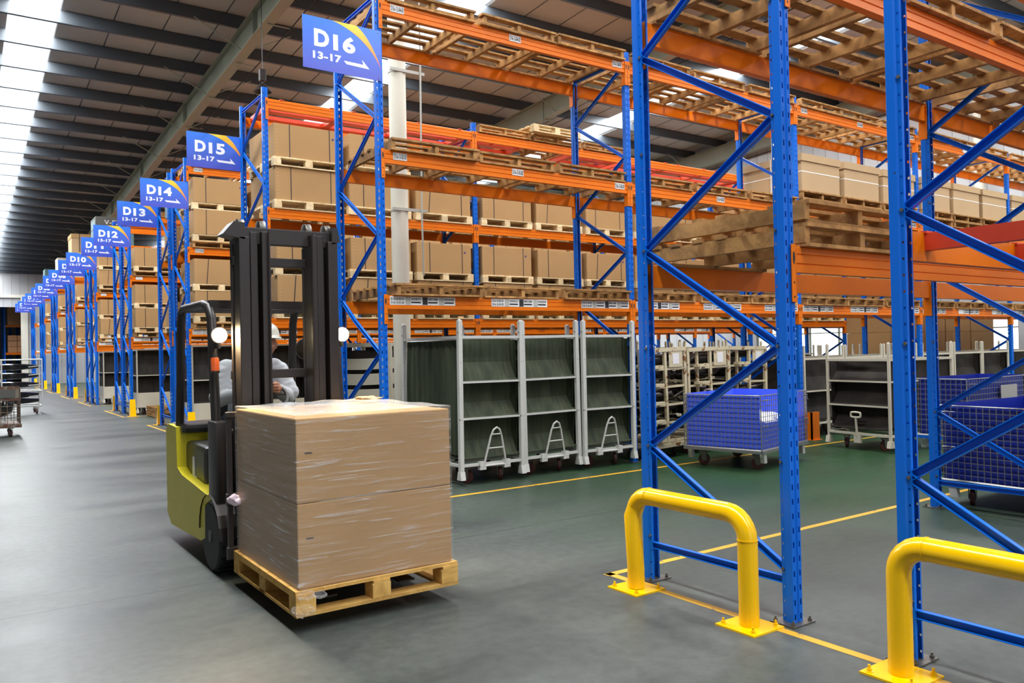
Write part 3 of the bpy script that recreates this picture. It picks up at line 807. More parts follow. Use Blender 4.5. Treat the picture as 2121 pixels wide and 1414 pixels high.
    m = MB(); m.bev(-.55, -.55, 0, .55, .55, .95, .01); o = simple('lidded_carton', m.mesh('lidded_carton', CARDL), (.55, ROWS[8]+.6, LEV[3]+.125), 'tall lidded brown carton on top of the rack above the D10 and D11 signs', 'carton')
    m = MB(); m.box(-.565, -.565, .8, .565, .565, .96); obj('lid', m.mesh('lid', CARD), o); m = MB(); m.box(-.3, -.57, 0, -.285, .57, .965); obj('strap', m.mesh('strap', STRAP), o)
    m = MB(); m.bev(-.5, -.5, 0, .5, .5, .85, .01); simple('pale_crate', m.mesh('pale_crate', CREAM), (.6, ROWS[6]+.6, LEV[3]), 'pale crate on top of the rack behind the D09 sign', 'crate')
    m = MB(); m.bev(-.5, -.5, 0, .5, .5, .95, .01); simple('teal_crate', m.mesh('teal_crate', TEAL), (.6, ROWS[4]+.6, LEV[3]), 'teal crate on top of the rack behind the D08 sign', 'crate')
    m = MB(); m.bev(-.5, -.5, 0, .5, .5, .5, .01); tc = m.mesh('teal_crate', TEAL)
    for k in range(3): simple('teal_crate', tc, (slot_x(0, k), ROWS[13]+D/2, LEV[3]-.64), 'teal grey crate high inside the D13 rack, %s from the main aisle' % ORD[k], 'crate', 'teal crates in the D13 rack')
index_children()
build_loads()

# ------------------------------------------------------------------ aisle signs
def sign_meshes():
    Wd, H = .83, .515
    P = lambda u, v: (u*Wd, (1-v)*H)
    b = MB(); b.box(0, -.0, 0, Wd, .004, H); face = b.mesh('sign_panel', SIGNB)
    def curve(p0, c, p1, n=12):
        return [((1-t)**2*p0[0]+2*t*(1-t)*c[0]+t*t*p1[0], (1-t)**2*p0[1]+2*t*(1-t)*c[1]+t*t*p1[1]) for t in [i/n for i in range(n+1)]]
    outer = curve((.68, 0), (.87, .2), (1, .78)); inner = curve((1, .78), (.82, .17), (.37, 0))
    s = MB(); pts = [P(*p) for p in outer+inner[1:]]
    k = len(outer); vs = []
    inn = [P(*p) for p in inner[::-1]]; out = [P(*p) for p in outer]
    for a, c in zip(out, inn): vs += [(a[0], -.0012, a[1]), (c[0], -.0012, c[1])]
    s.add(vs, [(2*i, 2*i+2, 2*i+3, 2*i+1) for i in range(k-1)]); sw = s.mesh('swoosh', SWOOSH)
    a = MB(); poly = [P(.505, .735), P(.757, .743), P(.743, .65), P(.842, .812), P(.54, .796)]
    a.add([(x, -.0014, z) for x, z in poly], [(0, 1, 4), (1, 3, 4), (1, 2, 3)]); ar = a.mesh('arrow', SIGNW)
    r = MB()
    for v in (.05, .5, .95): r.lathe([(.006, -.006), (.006, 0)], (Wd-.03, 0, (1-v)*H), 8, 0, 'y')
    return face, sw, ar, r.mesh('rivets', STEEL), P
def build_signs():
    face, sw, ar, rv, P = sign_meshes(); Wd, H = .83, .515
    for n in range(16, 0, -1):
        y = ROWS[n]-.006 if n % 2 == 0 else ROWS[n]+D+.006
        t = obj('aisle_sign', face, None, (-.765, y, 4.243)); tag(t, 'blue aisle sign reading D %02d above 13-17 and a white arrow' % n, 'sign', 'blue aisle signs')
        obj('swoosh', sw, t); obj('arrow', ar, t); obj('rivets', rv, t)
        x, z = P(.138, .56); obj('lettering', text_mesh('D', .155, .172, SIGNW, .045), t, (x, -.001, z))
        x, z = P(.375, .575); obj('lettering', text_mesh('%02d' % n, .235, .165, SIGNW, .045), t, (x, -.001, z))
        x, z = P(.12, .80); obj('lettering', text_mesh('13-17', .295, .075, SIGNW, .04), t, (x, -.001, z))
build_signs()

# ------------------------------------------------------------------ yellow guards
def build_protectors():
    m = MB(); w = .13; h = .42
    m.add([(-w/2, -.13, 0), (w/2, -.13, 0), (w/2, -.02, h), (-w/2, -.02, h), (-w/2, -.124, 0), (w/2, -.124, 0), (w/2, -.014, h), (-w/2, -.014, h), (-w/2, .06, 0), (w/2, .06, 0), (-w/2, .06, .05), (w/2, .06, .05)],
          [(0, 1, 2, 3), (4, 7, 6, 5), (0, 3, 7, 4), (1, 5, 6, 2), (0, 3, 10, 8), (1, 9, 11, 2), (3, 2, 6, 7)])
    m.box(-.13, -.17, 0, .13, .06, .006)
    me = m.mesh('post_protector', YELLOW)
    for n in (14, 12, 8, 6, 4, 2): simple('post_protector', me, (.035, ROWS[n]-.1, .0), 'yellow wedge guard on the floor before the near foot of the D%02d rack' % n, 'guard', 'yellow rack foot guards')
    for n in (13, 11, 9, 7, 5, 3): simple('post_protector', me, (.035, ROWS[n]+D+.1, .0), 'yellow wedge guard at the far foot of the D%02d rack' % n, 'guard', 'yellow rack foot guards', PI)
    m = MB(); m.box(-.09, -.03, 0, .09, 0, .42); m.box(-.09, -.03, 0, -.08, .1, .42); m.box(-.12, -.06, 0, .12, .1, .006)
    simple('post_protector', m.mesh('post_protector', ORANGE), (7.1, ROWS[16]-.1, 0), 'orange steel foot guard right of the blue wire basket', 'guard')
build_protectors()
def barrier(x, y0, y1, h, label, lean=0):
    t = thing('safety_barrier', label, 'barrier', (x, (y0+y1)/2, 0), 0, 'yellow tube barriers')
    r = .052; L = (y1-y0)/2; R = .125; pts = []
    pts.append((.02*0, L, .01)); pts.append((lean*.2, L+lean*.2, .12)); pts.append((-lean, L, h-r-R))
    for k in range(1, 7):
        a = k/6*PI/2; pts.append((0, L-R+R*math.cos(a), h-r-R+R*math.sin(a)))
    for k in range(0, 7):
        a = k/6*PI/2; pts.append((0, -L+R-R*math.sin(a), h-r-R+R*math.cos(a)))
    pts.append((0, -L, .01))
    m = MB(); m.tube(pts, r, 20)
    m.tube([(0, L-R-.003, h-r), (0, L-R+.003, h-r)], r+.0025, 20); m.tube([(0, -L, h-r-R-.003), (0, -L, h-r-R+.003)], r+.0025, 20)
    obj('tube_frame', m.mesh('tube_frame', YELLOW, True), t)
    for s in (1, -1):
        p = MB(); p.box(-.12, s*L-.125, 0, .12, s*L+.125, .009)
        pl = obj('base_plate', p.mesh('base_plate', YELLOW), t)
        q = MB()
        for dx in (-.09, .09):
            for dy in (-.095, .095): q.lathe([(.018, .009), (.018, .012), (.012, .013), (.012, .024), (.006, .024), (.006, .04)], (dx, s*L+dy, 0), 6)
        obj('anchor_bolt', q.mesh('anchor_bolt', YELLOW), pl)
barrier(-.19, 2.73, 3.57, .625, 'yellow tube safety barrier in front of the nearest whole rack, left of the two', .018)
barrier(-.17, 1.06, 1.93, .625, 'yellow tube safety barrier cut off by the right edge of the photo')

# ------------------------------------------------------------------ trolleys
def caster_mesh(r=.07):
    m = MB(); m.lathe([(r*.55, -.022), (r, -.018), (r, .018), (r*.55, .022)], (0, 0, r), 20, 0, 'x')
    m.lathe([(.02, -.03), (.02, .03)], (0, 0, r), 8, 1, 'x')
    for s in (-1, 1): m.prism([(-.03, r-.015), (.02, r-.015), (.045, r*2+.02), (-.03, r*2+.02)], s*.03-.002, s*.03+.002, 'x', 1)
    m.box(-.045, -.045, r*2+.015, .045, .06, r*2+.03, 1)
    return m.mesh('caster', [REDRUB, STEEL])
CASTER = caster_mesh(); CASTER_W = None
def wavy(m, x0, x1, y_of, z0, z1, nx=36, nz=10, amp=.008, freq=9, mi=0, thick=.004, seed=0):
    """hanging cloth in the XZ plane with thickness; y_of(t) gives depth for t=0 bottom .. 1 top"""
    vs = []; rnd = random.Random(seed); ph = rnd.uniform(0, 6)
    for side in (0, 1):
        for j in range(nz+1):
            t = j/nz
            for i in range(nx+1):
                u = i/nx; x = x0+(x1-x0)*u
                y = y_of(t)+amp*(1-.4*t)*math.sin(u*freq*2*PI+ph+.8*math.sin(t*3+u*5))+(.012*noise.noise(Vector((x*4, t*3, seed))))
                vs.append((x, y+side*thick, z0+(z1-z0)*t))
    n = (nx+1)*(nz+1); fs = []
    for j in range(nz):
        for i in range(nx):
            a = j*(nx+1)+i; fs.append((a, a+1, a+nx+2, a+nx+1)); fs.append((n+a, n+a+nx+1, n+a+nx+2, n+a+1))
    for i in range(nx): fs.append((i, n+i, n+i+1, i+1)); a = nz*(nx+1)+i; fs.append((a, a+1, n+a+1, n+a))
    for j in range(nz):
        a = j*(nx+1); fs.append((a, a+nx+1, n+a+nx+1, n+a)); a += nx; fs.append((a, n+a, n+a+nx+1, a+nx+1))
    m.add(vs, fs, mi)
def cart_protos(w, d, h, base, rails, paint_, canvas, top=.18, handle='A', key='', kickboard=False):
    P = {}; dark = canvas == BLACKC; pr = .017 if dark else .025
    m = MB(); m.bev(-pr, -pr, base-.12, pr, pr, h+top, .006)
    m.prism([(-.026, base-.06), (.026, base-.06), (.045, base-.15), (-.045, base-.15)], -.03, .03, 'x'); m.lathe([(pr, h+top-.005), (pr*.5, h+top+.012)], n=10)
    P['post'] = m.mesh('post', paint_)
    m = MB()
    for z in [h]+list(rails)+[base]:
        th = .022 if z not in (h, base) else .03
        m.box(-w/2, -d/2-th/2, z-th/2, w/2, -d/2+th/2, z+th/2)
        if z in (h, base): m.box(-w/2, d/2-th/2, z-th/2, w/2, d/2+th/2, z+th/2)
        if z in (h, base, rails[0] if (rails and dark) else h):
            for s in (-1, 1): m.box(s*w/2-th/2, -d/2, z-th/2, s*w/2+th/2, d/2, z+th/2)
    for k in range(3): m.box(-w/2, -d/4+k*d/4-.015, base-.015, w/2, -d/4+k*d/4+.015, base+.01)
    P['frame'] = m.mesh('frame', paint_)
    out = []; zs = [base+.06]+list(sorted(rails))+[h]
    for i in range(len(zs)-1):
        m = MB(); z0, z1 = zs[i]+.012, zs[i+1]-.02
        wavy(m, -w/2+.04, w/2-.05, lambda t: -d/2+.03+.10*min(1, t*2.2), z0, z1, 40, 9, .005 if dark else .006, 2.3 if dark else 11, seed=i)
        m.tube([(-w/2+.03, -d/2+.02, z0), (0, -d/2+.015, z0-.004), (w/2-.03, -d/2+.02, z0+.006)], .014, 8)
        m.box(-w/2+.04, -d/2+.1, z0, w/2-.05, d/2-.06, z0+.012)
        out.append(m.mesh('canvas_tier', canvas))
    P['tiers'] = out
    m = MB(); 
    for s in (-1, 1):
        mm = MB(); wavy(mm, -d/2+.04, d/2-.04, lambda t: 0, base+.1 if not kickboard else base+.35, h-.03, 60, 8, .006 if dark else .012, 2 if dark else 9, seed=3)
        R = Matrix.Rotation(PI/2, 4, 'Z'); R.translation = (s*(w/2-.03), 0, 0)
        m.add([tuple(R @ Vector(v)) for v in mm.v], mm.f)
    wavy(m, -w/2+.04, w/2-.04, lambda t: d/2-.04, base+.1, h-.03, 20, 6, .008, 8)
    P['side'] = m.mesh('canvas_side', canvas)
    m = MB(); r = .009
    if handle == 'A':
        m.tube([(-.15, -.02, base-.03), (-.07, -.05, base+.3), (-.04, -.06, base+.37), (0, -.065, base+.395), (.04, -.06, base+.37), (.07, -.05, base+.3), (.15, -.02, base-.03)], .011, 8)
        m.tube([(-.1, -.04, base+.17), (.1, -.04, base+.17)], .008, 6); m.tube([(-.06, -.055, base+.32), (.06, -.055, base+.32)], .008, 6)
        m.box(-.2, -.03, base-.06, -.12, .02, base+.03); m.box(.12, -.03, base-.06, .2, .02, base+.03); m.tube([(-.2, -.02, base-.02), (.2, -.02, base-.02)], .012, 8)
    else:
        m.tube([(0, -.03, base-.03), (0, -.05, base+.22)], .016, 8)
        ov = [(.075*math.copysign(1, math.cos(a))*min(1, abs(math.cos(a))*1.6), -.05, base+.26+.035*math.sin(a)) for a in [i*2*PI/20+.01 for i in range(20)]]
        m.tube(ov, .014, 8, closed=True); m.box(-.05, -.04, base-.12, .05, .01, base+.02)
    P['handle'] = m.mesh('tow_handle', paint_)
    if kickboard:
        m = MB(); m.box(-w/2+.02, -d/2-.006, base, w/2-.02, -d/2+.006, base+.36); m.box(-w/2-.006, -d/2, base, -w/2+.006, d/2, base+.36); m.box(w/2-.006, -d/2, base, w/2+.006, d/2, base+.36)
        P['kick'] = m.mesh('lower_panel', paint_)
    P['dim'] = (w, d, base)
    return P
def place_cart(P, loc, rz, label, group, tilt=(0, 0), handle_x=0):
    w, d, base = P['dim']
    t = thing('canvas_trolley', label, 'trolley', loc, rz, group); t.rotation_euler = (tilt[0], tilt[1], rz)
    for x in (-w/2, w/2):
        for y in (-d/2, d/2): obj('post', P['post'], t, (x, y, 0))
    obj('frame', P['frame'], t)
    for m in P['tiers']: obj('canvas_tier', m, t)
    obj('canvas_side', P['side'], t)
    if 'kick' in P: obj('lower_panel', P['kick'], t)
    if 'handle' in P: obj('tow_handle', P['handle'], t, (handle_x, -d/2, 0))
    for x, a in ((-w/2+.17, .5), (w/2-.2, -.4)):
        for y in (-d/2+.16, d/2-.2): obj('caster', CASTER, t, (x, y, 0), a)
    return t
def build_trolleys():
    G = cart_protos(.80, 1.3, 1.605, .22, (1.115, .72), CREAMW, GREENC)
    g = 'white framed trolleys with olive canvas'
    place_cart(G, (1.275, 8.02, 0), 0.0, 'white framed olive canvas trolley, left of three, green side showing behind the moving load', g, (0, .006), .02)
    place_cart(G, (2.155, 8.08, 0), .01, 'white framed olive canvas trolley in the middle of the three, its handle upright', g, (0, -.008), .02)
    place_cart(G, (3.025, 8.05, 0), 0.0, 'white framed olive canvas trolley, right of three, beside the blue post', g, (0, .004), -.02)
    B = cart_protos(.98, 1.3, 1.22, .22, (.93, .6), CREAM, BLACKC, top=.22, handle='O')
    place_cart(B, (7.13, 6.17, 0), -PI/2-.12, 'cream framed trolley of black canvas tiers facing the aisle with an oval tow handle', 'cream framed trolleys with black canvas')
    B2 = cart_protos(1.02, 1.2, 1.22, .22, (.72,), CREAM, BLACKC, top=.2, handle='O')
    del B2['handle']
    n = 0
    for x in (7.6, 8.7, 9.8, 11.05, 12.15, 13.25, 14.5, 15.6):
        n += 1
        place_cart(B2, (x, 8.1, 0), random.uniform(-.02, .02), 'cream framed black canvas trolley under the D16 rack, %s right of the blue basket' % ORD[n-1], 'cream framed trolleys with black canvas')
    for n, x in enumerate((4.2, 5.3, 6.35, 7.65, 8.75, 9.8, 11.1, 12.2)):
        place_cart(B2, (x, 11.8, 0), random.uniform(-.01, .01), 'cream framed black canvas trolley under the D15 rack, %s from the slatted crate' % ORD[n], 'cream framed trolleys with black canvas')
    # black net trolleys with pale lower panels under the far racks
    K = cart_protos(1.1, 1.1, 1.66, .2, (1.0,), CREAM, BLACKC, top=.02, kickboard=True); del K['handle']
    for n, (x, row) in enumerate(((.68, 14), (1.8, 14), (2.9, 14), (.75, 12), (1.95, 12), (.8, 10), (4.6, 14))):
        place_cart(K, (x, ROWS[row]+.72, 0), 0, 'black net trolley with pale lower panel under the D%02d rack, %s from the aisle' % (row, ORD[[0, 1, 2, 0, 1, 0, 3][n]]), 'black net trolleys')
    # cream slatted crate trolley
    t = thing('slatted_trolley', 'cream trolley with curved horizontal slats behind the D16 post, left of the olive trolleys', 'trolley', (1.95, 11.75, 0), .62)
    w, d = 1.1, 1.1
    m = MB()
    for x in (-w/2, w/2):
        for y in (-d/2, d/2): m.box(x-.03, y-.03, .12, x+.03, y+.03, 1.6)
    for z in (.2, 1.58):
        for y in (-d/2, d/2): m.box(-w/2, y-.025, z-.025, w/2, y+.025, z+.025)
        for x in (-w/2, w/2): m.box(x-.025, -d/2, z-.025, x+.025, d/2, z+.025)
    obj('frame', m.mesh('frame', CREAM), t)
    for k in range(5):
        z = .28+k*.235
        m = MB(); n = 8
        for s in (0, 1):
            for i in range(n):
                a0, a1 = i/n, (i+1)/n; sag = lambda a: -.02*math.sin(a*PI)
                for (u0, u1) in ((a0, a1),):
                    p = [(-w/2+u*w, -d/2, 0) if s == 0 else (-w/2, -d/2+u*d, 0) for u in (u0, u1)]
                    z0, z1 = z+sag(u0), z+sag(u1)
                    nx, ny = (0, .008) if s == 0 else (.008, 0)
                    m.add([(p[0][0], p[0][1], z0), (p[1][0], p[1][1], z1), (p[1][0], p[1][1], z1+.17), (p[0][0], p[0][1], z0+.17),
                           (p[0][0]+nx, p[0][1]+ny, z0), (p[1][0]+nx, p[1][1]+ny, z1), (p[1][0]+nx, p[1][1]+ny, z1+.17), (p[0][0]+nx, p[0][1]+ny, z0+.17)],
                          [(0, 1, 2, 3), (4, 7, 6, 5), (0, 4, 5, 1), (3, 2, 6, 7), (0, 3, 7, 4), (1, 5, 6, 2)])
        obj('slat', m.mesh('slat', CREAM), t)
    m = MB(); m.box(-w/2+.05, -d/2+.05, .22, w/2-.05, d/2-.05, 1.5); obj('dark_inner_box', m.mesh('dark_inner_box', BLACKC), t)  # solid dark box filling the trolley behind its slats
    for x in (-.4, .4):
        for y in (-.4, .4): obj('caster', CASTER, t, (x, y, 0))
build_trolleys()

def build_rusty():
    # narrow cream racks on wheels holding dark metal parts
    w, d, h = .82, 1.15, 1.42; base = .2
    m = MB()
    for x in (-w/2, w/2):
        for y in (-d/2, d/2): m.box(x-.022, y-.022, base-.03, x+.022, y+.022, h)
    m.box(.02, -d/2-.02, base, .06, -d/2+.02, h); m.box(-.2, -d/2+.02, base, -.165, -d/2+.05, h)
    for k in range(6):
        z = base+.02+k*.235
        for y in (-d/2, d/2): m.box(-w/2, y-.012, z-.013, w/2, y+.012, z+.013)
        for x in (-w/2, w/2): m.box(x-.01, -d/2, z-.01, x+.01, d/2, z+.01)
        if k < 5: m.box(-w/2+.12, -d/2-.09, z+.02, -w/2+.34, -d/2-.01, z+.055); m.box(-w/2+.14, -d/2-.1, z-.01, -w/2+.16, -d/2+.02, z+.05)
    m.box(-w/2, -d/2-.03, h-.03, w/2, -d/2+.03, h+.02); m.box(-w/2, d/2-.03, h-.03, w/2, d/2+.03, h+.02)
    m.box(-w/2, -d/2-.05, base-.06, w/2, -d/2+.05, base-.01); m.box(-w/2, -d/2, base-.04, w/2, d/2, base-.02)
    for x in (-w/2+.02, w/2-.02):
        for y in (-d/2+.05, -d/4, d/4, d/2): m.box(x-.012, y-.012, h, x+.012, y+.012, h+random.uniform(.08, .14))
    frame = m.mesh('frame', RUSTY)
    m = MB(); m.box(.1, -d/2-.025, h-.24, .36, -d/2-.02, h-.02); panel = m.mesh('label_panel', RUSTY)
    m = MB(); m.box(.17, -d/2-.028, h-.2, .29, -d/2-.025, h-.06); paper = m.mesh('paper_label', PAPER)
    # one car exhaust part
    m = MB(); m.tube([(-.34, -.1, .0), (-.2, -.02, .03), (-.14, 0, .03), (.14, 0, .02), (.2, .05, .0), (.34, .02, .04)], [.02, .022, .06, .065, .024, .02], 10)
    part = m.mesh('exhaust_part', PARTS, True)
    for n, (X, Y, tl, rz) in enumerate(((4.06, 8.05, -.03, .02), (4.98, 8.1, -.02, .01), (5.9, 8.2, .01, 0.0))):
        t = thing('parts_trolley', ('rusty cream parts trolley nearest the olive canvas trolleys, leaning left', 'rusty cream parts trolley in the middle, paper label at its top', 'rusty cream parts trolley behind the blue wire basket')[n], 'trolley', (X, Y, 0), rz, 'rusty cream parts trolleys')
        t.rotation_euler = (0, tl, rz)
        obj('frame', frame, t); pn = obj('label_panel', panel, t); obj('paper_label', paper, pn)
        for x in (-.3, .3):
            for y in (-.42, .42): obj('caster', CASTER, t, (x, y, 0), random.uniform(-.6, .6))
        t_m = Matrix.Rotation(rz, 4, 'Z') @ Matrix.Rotation(tl, 4, 'Y')
        for k in range(5):
            for j in range(7):
                p = t_m @ Vector((random.uniform(-.06, .06), -d/2+.1+j*.14+random.uniform(-.03, .03), base+.12+k*.235+random.choice((0, .06)))) + Vector((X, Y, 0))
                o = simple('exhaust_part', part, p, 'dark metal exhaust part on shelf level %s of the %s rusty parts trolley' % (ORD[k], ORD[n]), 'car part', 'dark metal parts on shelf %s of the %s rusty trolley' % (ORD[k], ORD[n]), rz+random.uniform(-.25, .25))
                o.rotation_euler = (random.uniform(-1, 1), tl+random.uniform(-.1, .1), o.rotation_euler.z); s = random.uniform(.9, 1.15); o.scale = (s, s, s)
build_rusty()

def grid_mesh(w, z0, z1, pitch=.055, r=.0028, arc=None):
    m = MB(); nx = round(w/pitch); nz = round((z1-z0)/pitch)
    for i in range(nx+1): x = -w/2+w*i/nx; m.box(x-r, -r, z0, x+r, r, z1)
    for j in range(nz+1): z = z0+(z1-z0)*j/nz; m.box(-w/2, -2*r, z-r, w/2, -0.0, z+r)
    return m.mesh('wire_panel', GALV)
def wire_basket(loc, rz, w, d, h, base, liner, label, name='wire_basket', legs=True, blue=False, low_front=None):
    t = thing(name, label, 'wire basket', loc, rz)
    m = MB(); fr = .018
    for z in (base, base+h):
        for y in (-d/2, d/2): m.tube([(-w/2, y, z), (w/2, y, z)], .007 if z > base else .014, 6)
        for x in (-w/2, w/2): m.tube([(x, -d/2, z), (x, d/2, z)], .007 if z > base else .014, 6)
    for x in (-w/2, w/2):
        for y in (-d/2, d/2): m.tube([(x, y, base), (x, y, base+h)], .007, 6)
    m.box(-w/2, -d/2-.02, base-.035, w/2, -d/2+.03, base-.01, 1); m.box(-w/2, d/2-.03, base-.035, w/2, d/2+.02, base-.01, 1)
    for x in (-w/2, 0, w/2): m.box(x-.025, -d/2, base-.035, x+.025, d/2, base-.01, 1)
    obj('frame', m.mesh('frame', [GALV, BLUE if blue else GALV]), t)
    gx = grid_mesh(w, base, base+h if low_front is None else base+h*low_front); gx2 = grid_mesh(w, base, base+h); gy = grid_mesh(d, base, base+h)
    obj('wire_panel', gx, t, (0, -d/2, 0)); obj('wire_panel', gx2, t, (0, d/2, 0)); obj('wire_panel', gy, t, (-w/2, 0, 0), -PI/2); obj('wire_panel', gy, t, (w/2, 0, 0), PI/2)
    if low_front is not None: obj('drop_gate', grid_mesh(w, base+h*low_front, base+h), t, (0, -d/2-.004, 0))
    e = .025; m = MB(); H2 = base+h-.02
    for (x0, y0, x1, y1) in ((-w/2+e, -d/2+e, -w/2+e+.004, d/2-e), (w/2-e-.004, -d/2+e, w/2-e, d/2-e), (-w/2+e, d/2-e-.004, w/2-e, d/2-e)): m.box(x0, y0, base+.01, x1, y1, H2+.03)
    fh = base+h*(low_front if low_front else 1)-.02
    m.box(-w/2+e, -d/2+e, base+.01, w/2-e, -d/2+e+.004, fh); m.box(-w/2+e, -d/2+e, base+.005, w/2-e, d/2-e, base+.012)
    obj('liner', m.mesh('liner', liner), t)
    m = MB(); m.tube([(0, -.012, 0), (.05, -.02, 0), (.05, -.03, -.05), (.07, -.03, -.07)], .004, 6); m.tube([(-.03, -.012, -.003), (.09, -.014, -.001)], .004, 6)
    la = m.mesh('latch', GALV)
    for x in (-w/2+.06, w/2-.08):
        for z in (base+h-.05, base+h*.5-.03): obj('latch', la, t, (x, -d/2, z))
    m = MB(); m.prism([(-.04, base-.035), (.03, base-.035), (.045, base-.15), (-.02, base-.15)], -.025, .025, 'y'); leg = m.mesh('leg', CREAMW if legs else GALV)
    for x, y in ((-w/2+.1, -d/2+.03), (w/2-.1, -d/2+.03), (-w/2+.1, d/2-.03), (w/2-.1, d/2-.03)): obj('leg', leg, t, (x, y, 0))
    for x, y in ((-w/2+.2, -d/2+.15), (w/2-.2, -d/2+.15), (-w/2+.2, d/2-.15), (w/2-.2, d/2-.15)): obj('caster', CASTER, t, (x, y, 0), .4)
    return t
def build_baskets():
    # near corner (3.98, 5.89); one side runs to (4.16, 6.87), the other to (5.23, 6.16)
    a = math.atan2(6.16-5.89, 5.23-3.98); w, d = 1.26, 1.0
    ux = Vector((math.cos(a), math.sin(a))); uy = Vector((-ux.y, ux.x)); c = Vector((3.98, 5.89))+ux*w/2+uy*d/2
    wire_basket((c.x, c.y, 0), a, w, d, .63, .24, BLUEP, 'wire basket on wheels with bright blue liner, standing alone on the green floor', legs=True, low_front=.52)
    m = MB(); rnd = random.Random(4)
    b = bmesh.new(); bmesh.ops.create_icosphere(b, subdivisions=4, radius=1)
    for v in b.verts:
        n = noise.noise(v.co*2.3)*.25+noise.noise(v.co*6)*.1; v.co = Vector((v.co.x*.46, v.co.y*.36, max(-.12, v.co.z*.15)))*(1+n)
    b.verts.index_update(); m.add([v.co.copy() for v in b.verts], [tuple(v.index for v in f.verts) for f in b.faces]); b.free()
    simple('plastic_bag', m.mesh('plastic_bag', WHITEBAG, True), (c.x+.05, c.y-.03, .5), 'crumpled white plastic bag inside the blue lined wire basket', 'bag', rz=a)
    m = MB(); m.box(-.045, -.03, 0, .045, .03, .002); simple('paper_slip', m.mesh('paper_slip', PINK), (c.x+ux.x*-.1+uy.x*(d/2-.05), c.y+ux.y*-.1+uy.y*(d/2-.05), .905), 'pink paper slip on the rear rim of the blue lined wire basket', 'paper')
    wire_basket((4.42, 3.12, 0), -PI/2-.04, 1.15, 1.5, .66, .22, NAVYP, 'large wire basket with deep blue liner and blue base at the right edge', blue=True)
    t = wire_basket((5.95, 4.5, 0), 0, 1.4, .55, .62, .42, NAVYP, 'second deep blue wire basket behind the large one, grey sheet hung on its side', blue=True)
    m = MB(); m.box(-.28, -.02, .68, .1, -.012, .95); obj('grey_sheet', m.mesh('grey_sheet', GREYPIPE), t, (.3, -.28, 0))
    # left edge: bumper trolley and dark cage
    t = thing('bumper_trolley', 'white tube trolley of glossy black bumpers standing in the far left aisle', 'trolley', (-2.55, 25.6, 0), 0)
    w, d, h, b0 = 1.75, 1.0, 1.47, .22
    m = MB(); r = .02
    for x in (-w/2, -.05, w/2):
        for y in (-d/2, d/2): m.tube([(x, y, b0), (x, y, h)], r, 8)
    for z in (b0, b0+.4, h):
        for y in (-d/2, d/2): m.tube([(-w/2, y, z), (w/2, y, z)], r, 8)
        for x in (-w/2, w/2): m.tube([(x, -d/2, z), (x, d/2, z)], r, 8)
    for z in (.5, .8, 1.08, 1.3): m.tube([(w/2, -d/2, z), (w/2-.3, -d/2+.1, z-.03)], r*.7, 6)
    obj('frame', m.mesh('frame', CREAMW), t)
    for x in (-w/2+.12, w/2-.12):
        for y in (-d/2+.1, d/2-.1): obj('caster', CASTER, t, (x, y, 0))
    m = MB(); pts = []
    n = 14; vs = []; prof = [(-.0, .075), (-.05, .06), (-.06, -.0), (-.03, -.075), (.03, -.08), (.05, 0), (.03, .07)]
    for i in range(n+1):
        u = i/n; x = -.62+1.24*u; y = -.22*math.sin(u*PI); s = .55+.55*math.sin(u*PI)
        for a, c in prof: vs.append((x, y+a, c*s))
    k = len(prof); m.add(vs, [(i*k+j, i*k+(j+1) % k, (i+1)*k+(j+1) % k, (i+1)*k+j) for i in range(n) for j in range(k)]+[tuple(range(k)), tuple(n*k+j for j in range(k))[::-1]])
    bm_ = m.mesh('bumper', BUMPER, True)
    for j, z in enumerate((1.28, 1.04, .80, .52, .36)):
        simple('bumper', bm_, (-2.35, 25.45, z), 'glossy black car bumper on the white tube trolley, %s from the top' % ORD[j], 'bumper', 'black bumpers on the white trolley')
    t = thing('wire_cage_trolley', 'dark rusty wire cage trolley at the left edge of the photo', 'trolley', (-3.15, 18.4, 0), 0)
    m = MB(); w, d, b0, h = 1.15, 1.0, .25, .68
    for y in (-d/2, d/2):
        for i in range(12): x = -w/2+w*i/11; m.box(x-.006, y-.004, b0, x+.006, y+.004, b0+h)
        for i in range(7): z = b0+h*i/6; m.box(-w/2, y-.008, z-.006, w/2, y, z+.006)
    for x in (-w/2, w/2):
        for i in range(10): y = -d/2+d*i/9; m.box(x-.004, y-.006, b0, x+.004, y+.006, b0+h)
        for i in range(7): z = b0+h*i/6; m.box(x-.004, -d/2, z-.006, x+.004, d/2, z+.006)
    m.box(-w/2-.02, -d/2-.02, b0-.07, w/2+.02, d/2+.02, b0)
    CG = paint('dull_rusty_steel', (.20, .17, .13, 1), .6, (.10, .04, .02, 1), .5, 9)
    obj('cage', m.mesh('cage', CG), t)
    m = MB(); m.box(w/2-.48, -d/2-.02, b0+h-.24, w/2-.02, -d/2-.01, b0+h+.04); m.box(w/2-.43, -d/2-.035, b0+h-.18, w/2-.08, -d/2-.02, b0+h-.02, 1); obj('label_plate', m.mesh('label_plate', [CG, GREYBOX]), t)
    for x in (-w/2+.15, w/2-.15):
        for y in (-d/2+.15, d/2-.15): obj('caster', CASTER, t, (x, y, 0))
    m = MB(); b = bmesh.new(); bmesh.ops.create_icosphere(b, subdivisions=3, radius=1)
    for v in b.verts: v.co = Vector((v.co.x*.5, v.co.y*.42, v.co.z*.3))*(1+noise.noise(v.co*3)*.2)
    b.verts.index_update(); m.add([v.co.copy() for v in b.verts], [tuple(v.index for v in f.verts) for f in b.faces]); b.free()
    simple('black_bag', m.mesh('black_bag', BUMPER, True), (-3.15, 18.4, .62), 'black plastic sack inside the dark wire cage trolley', 'sack')
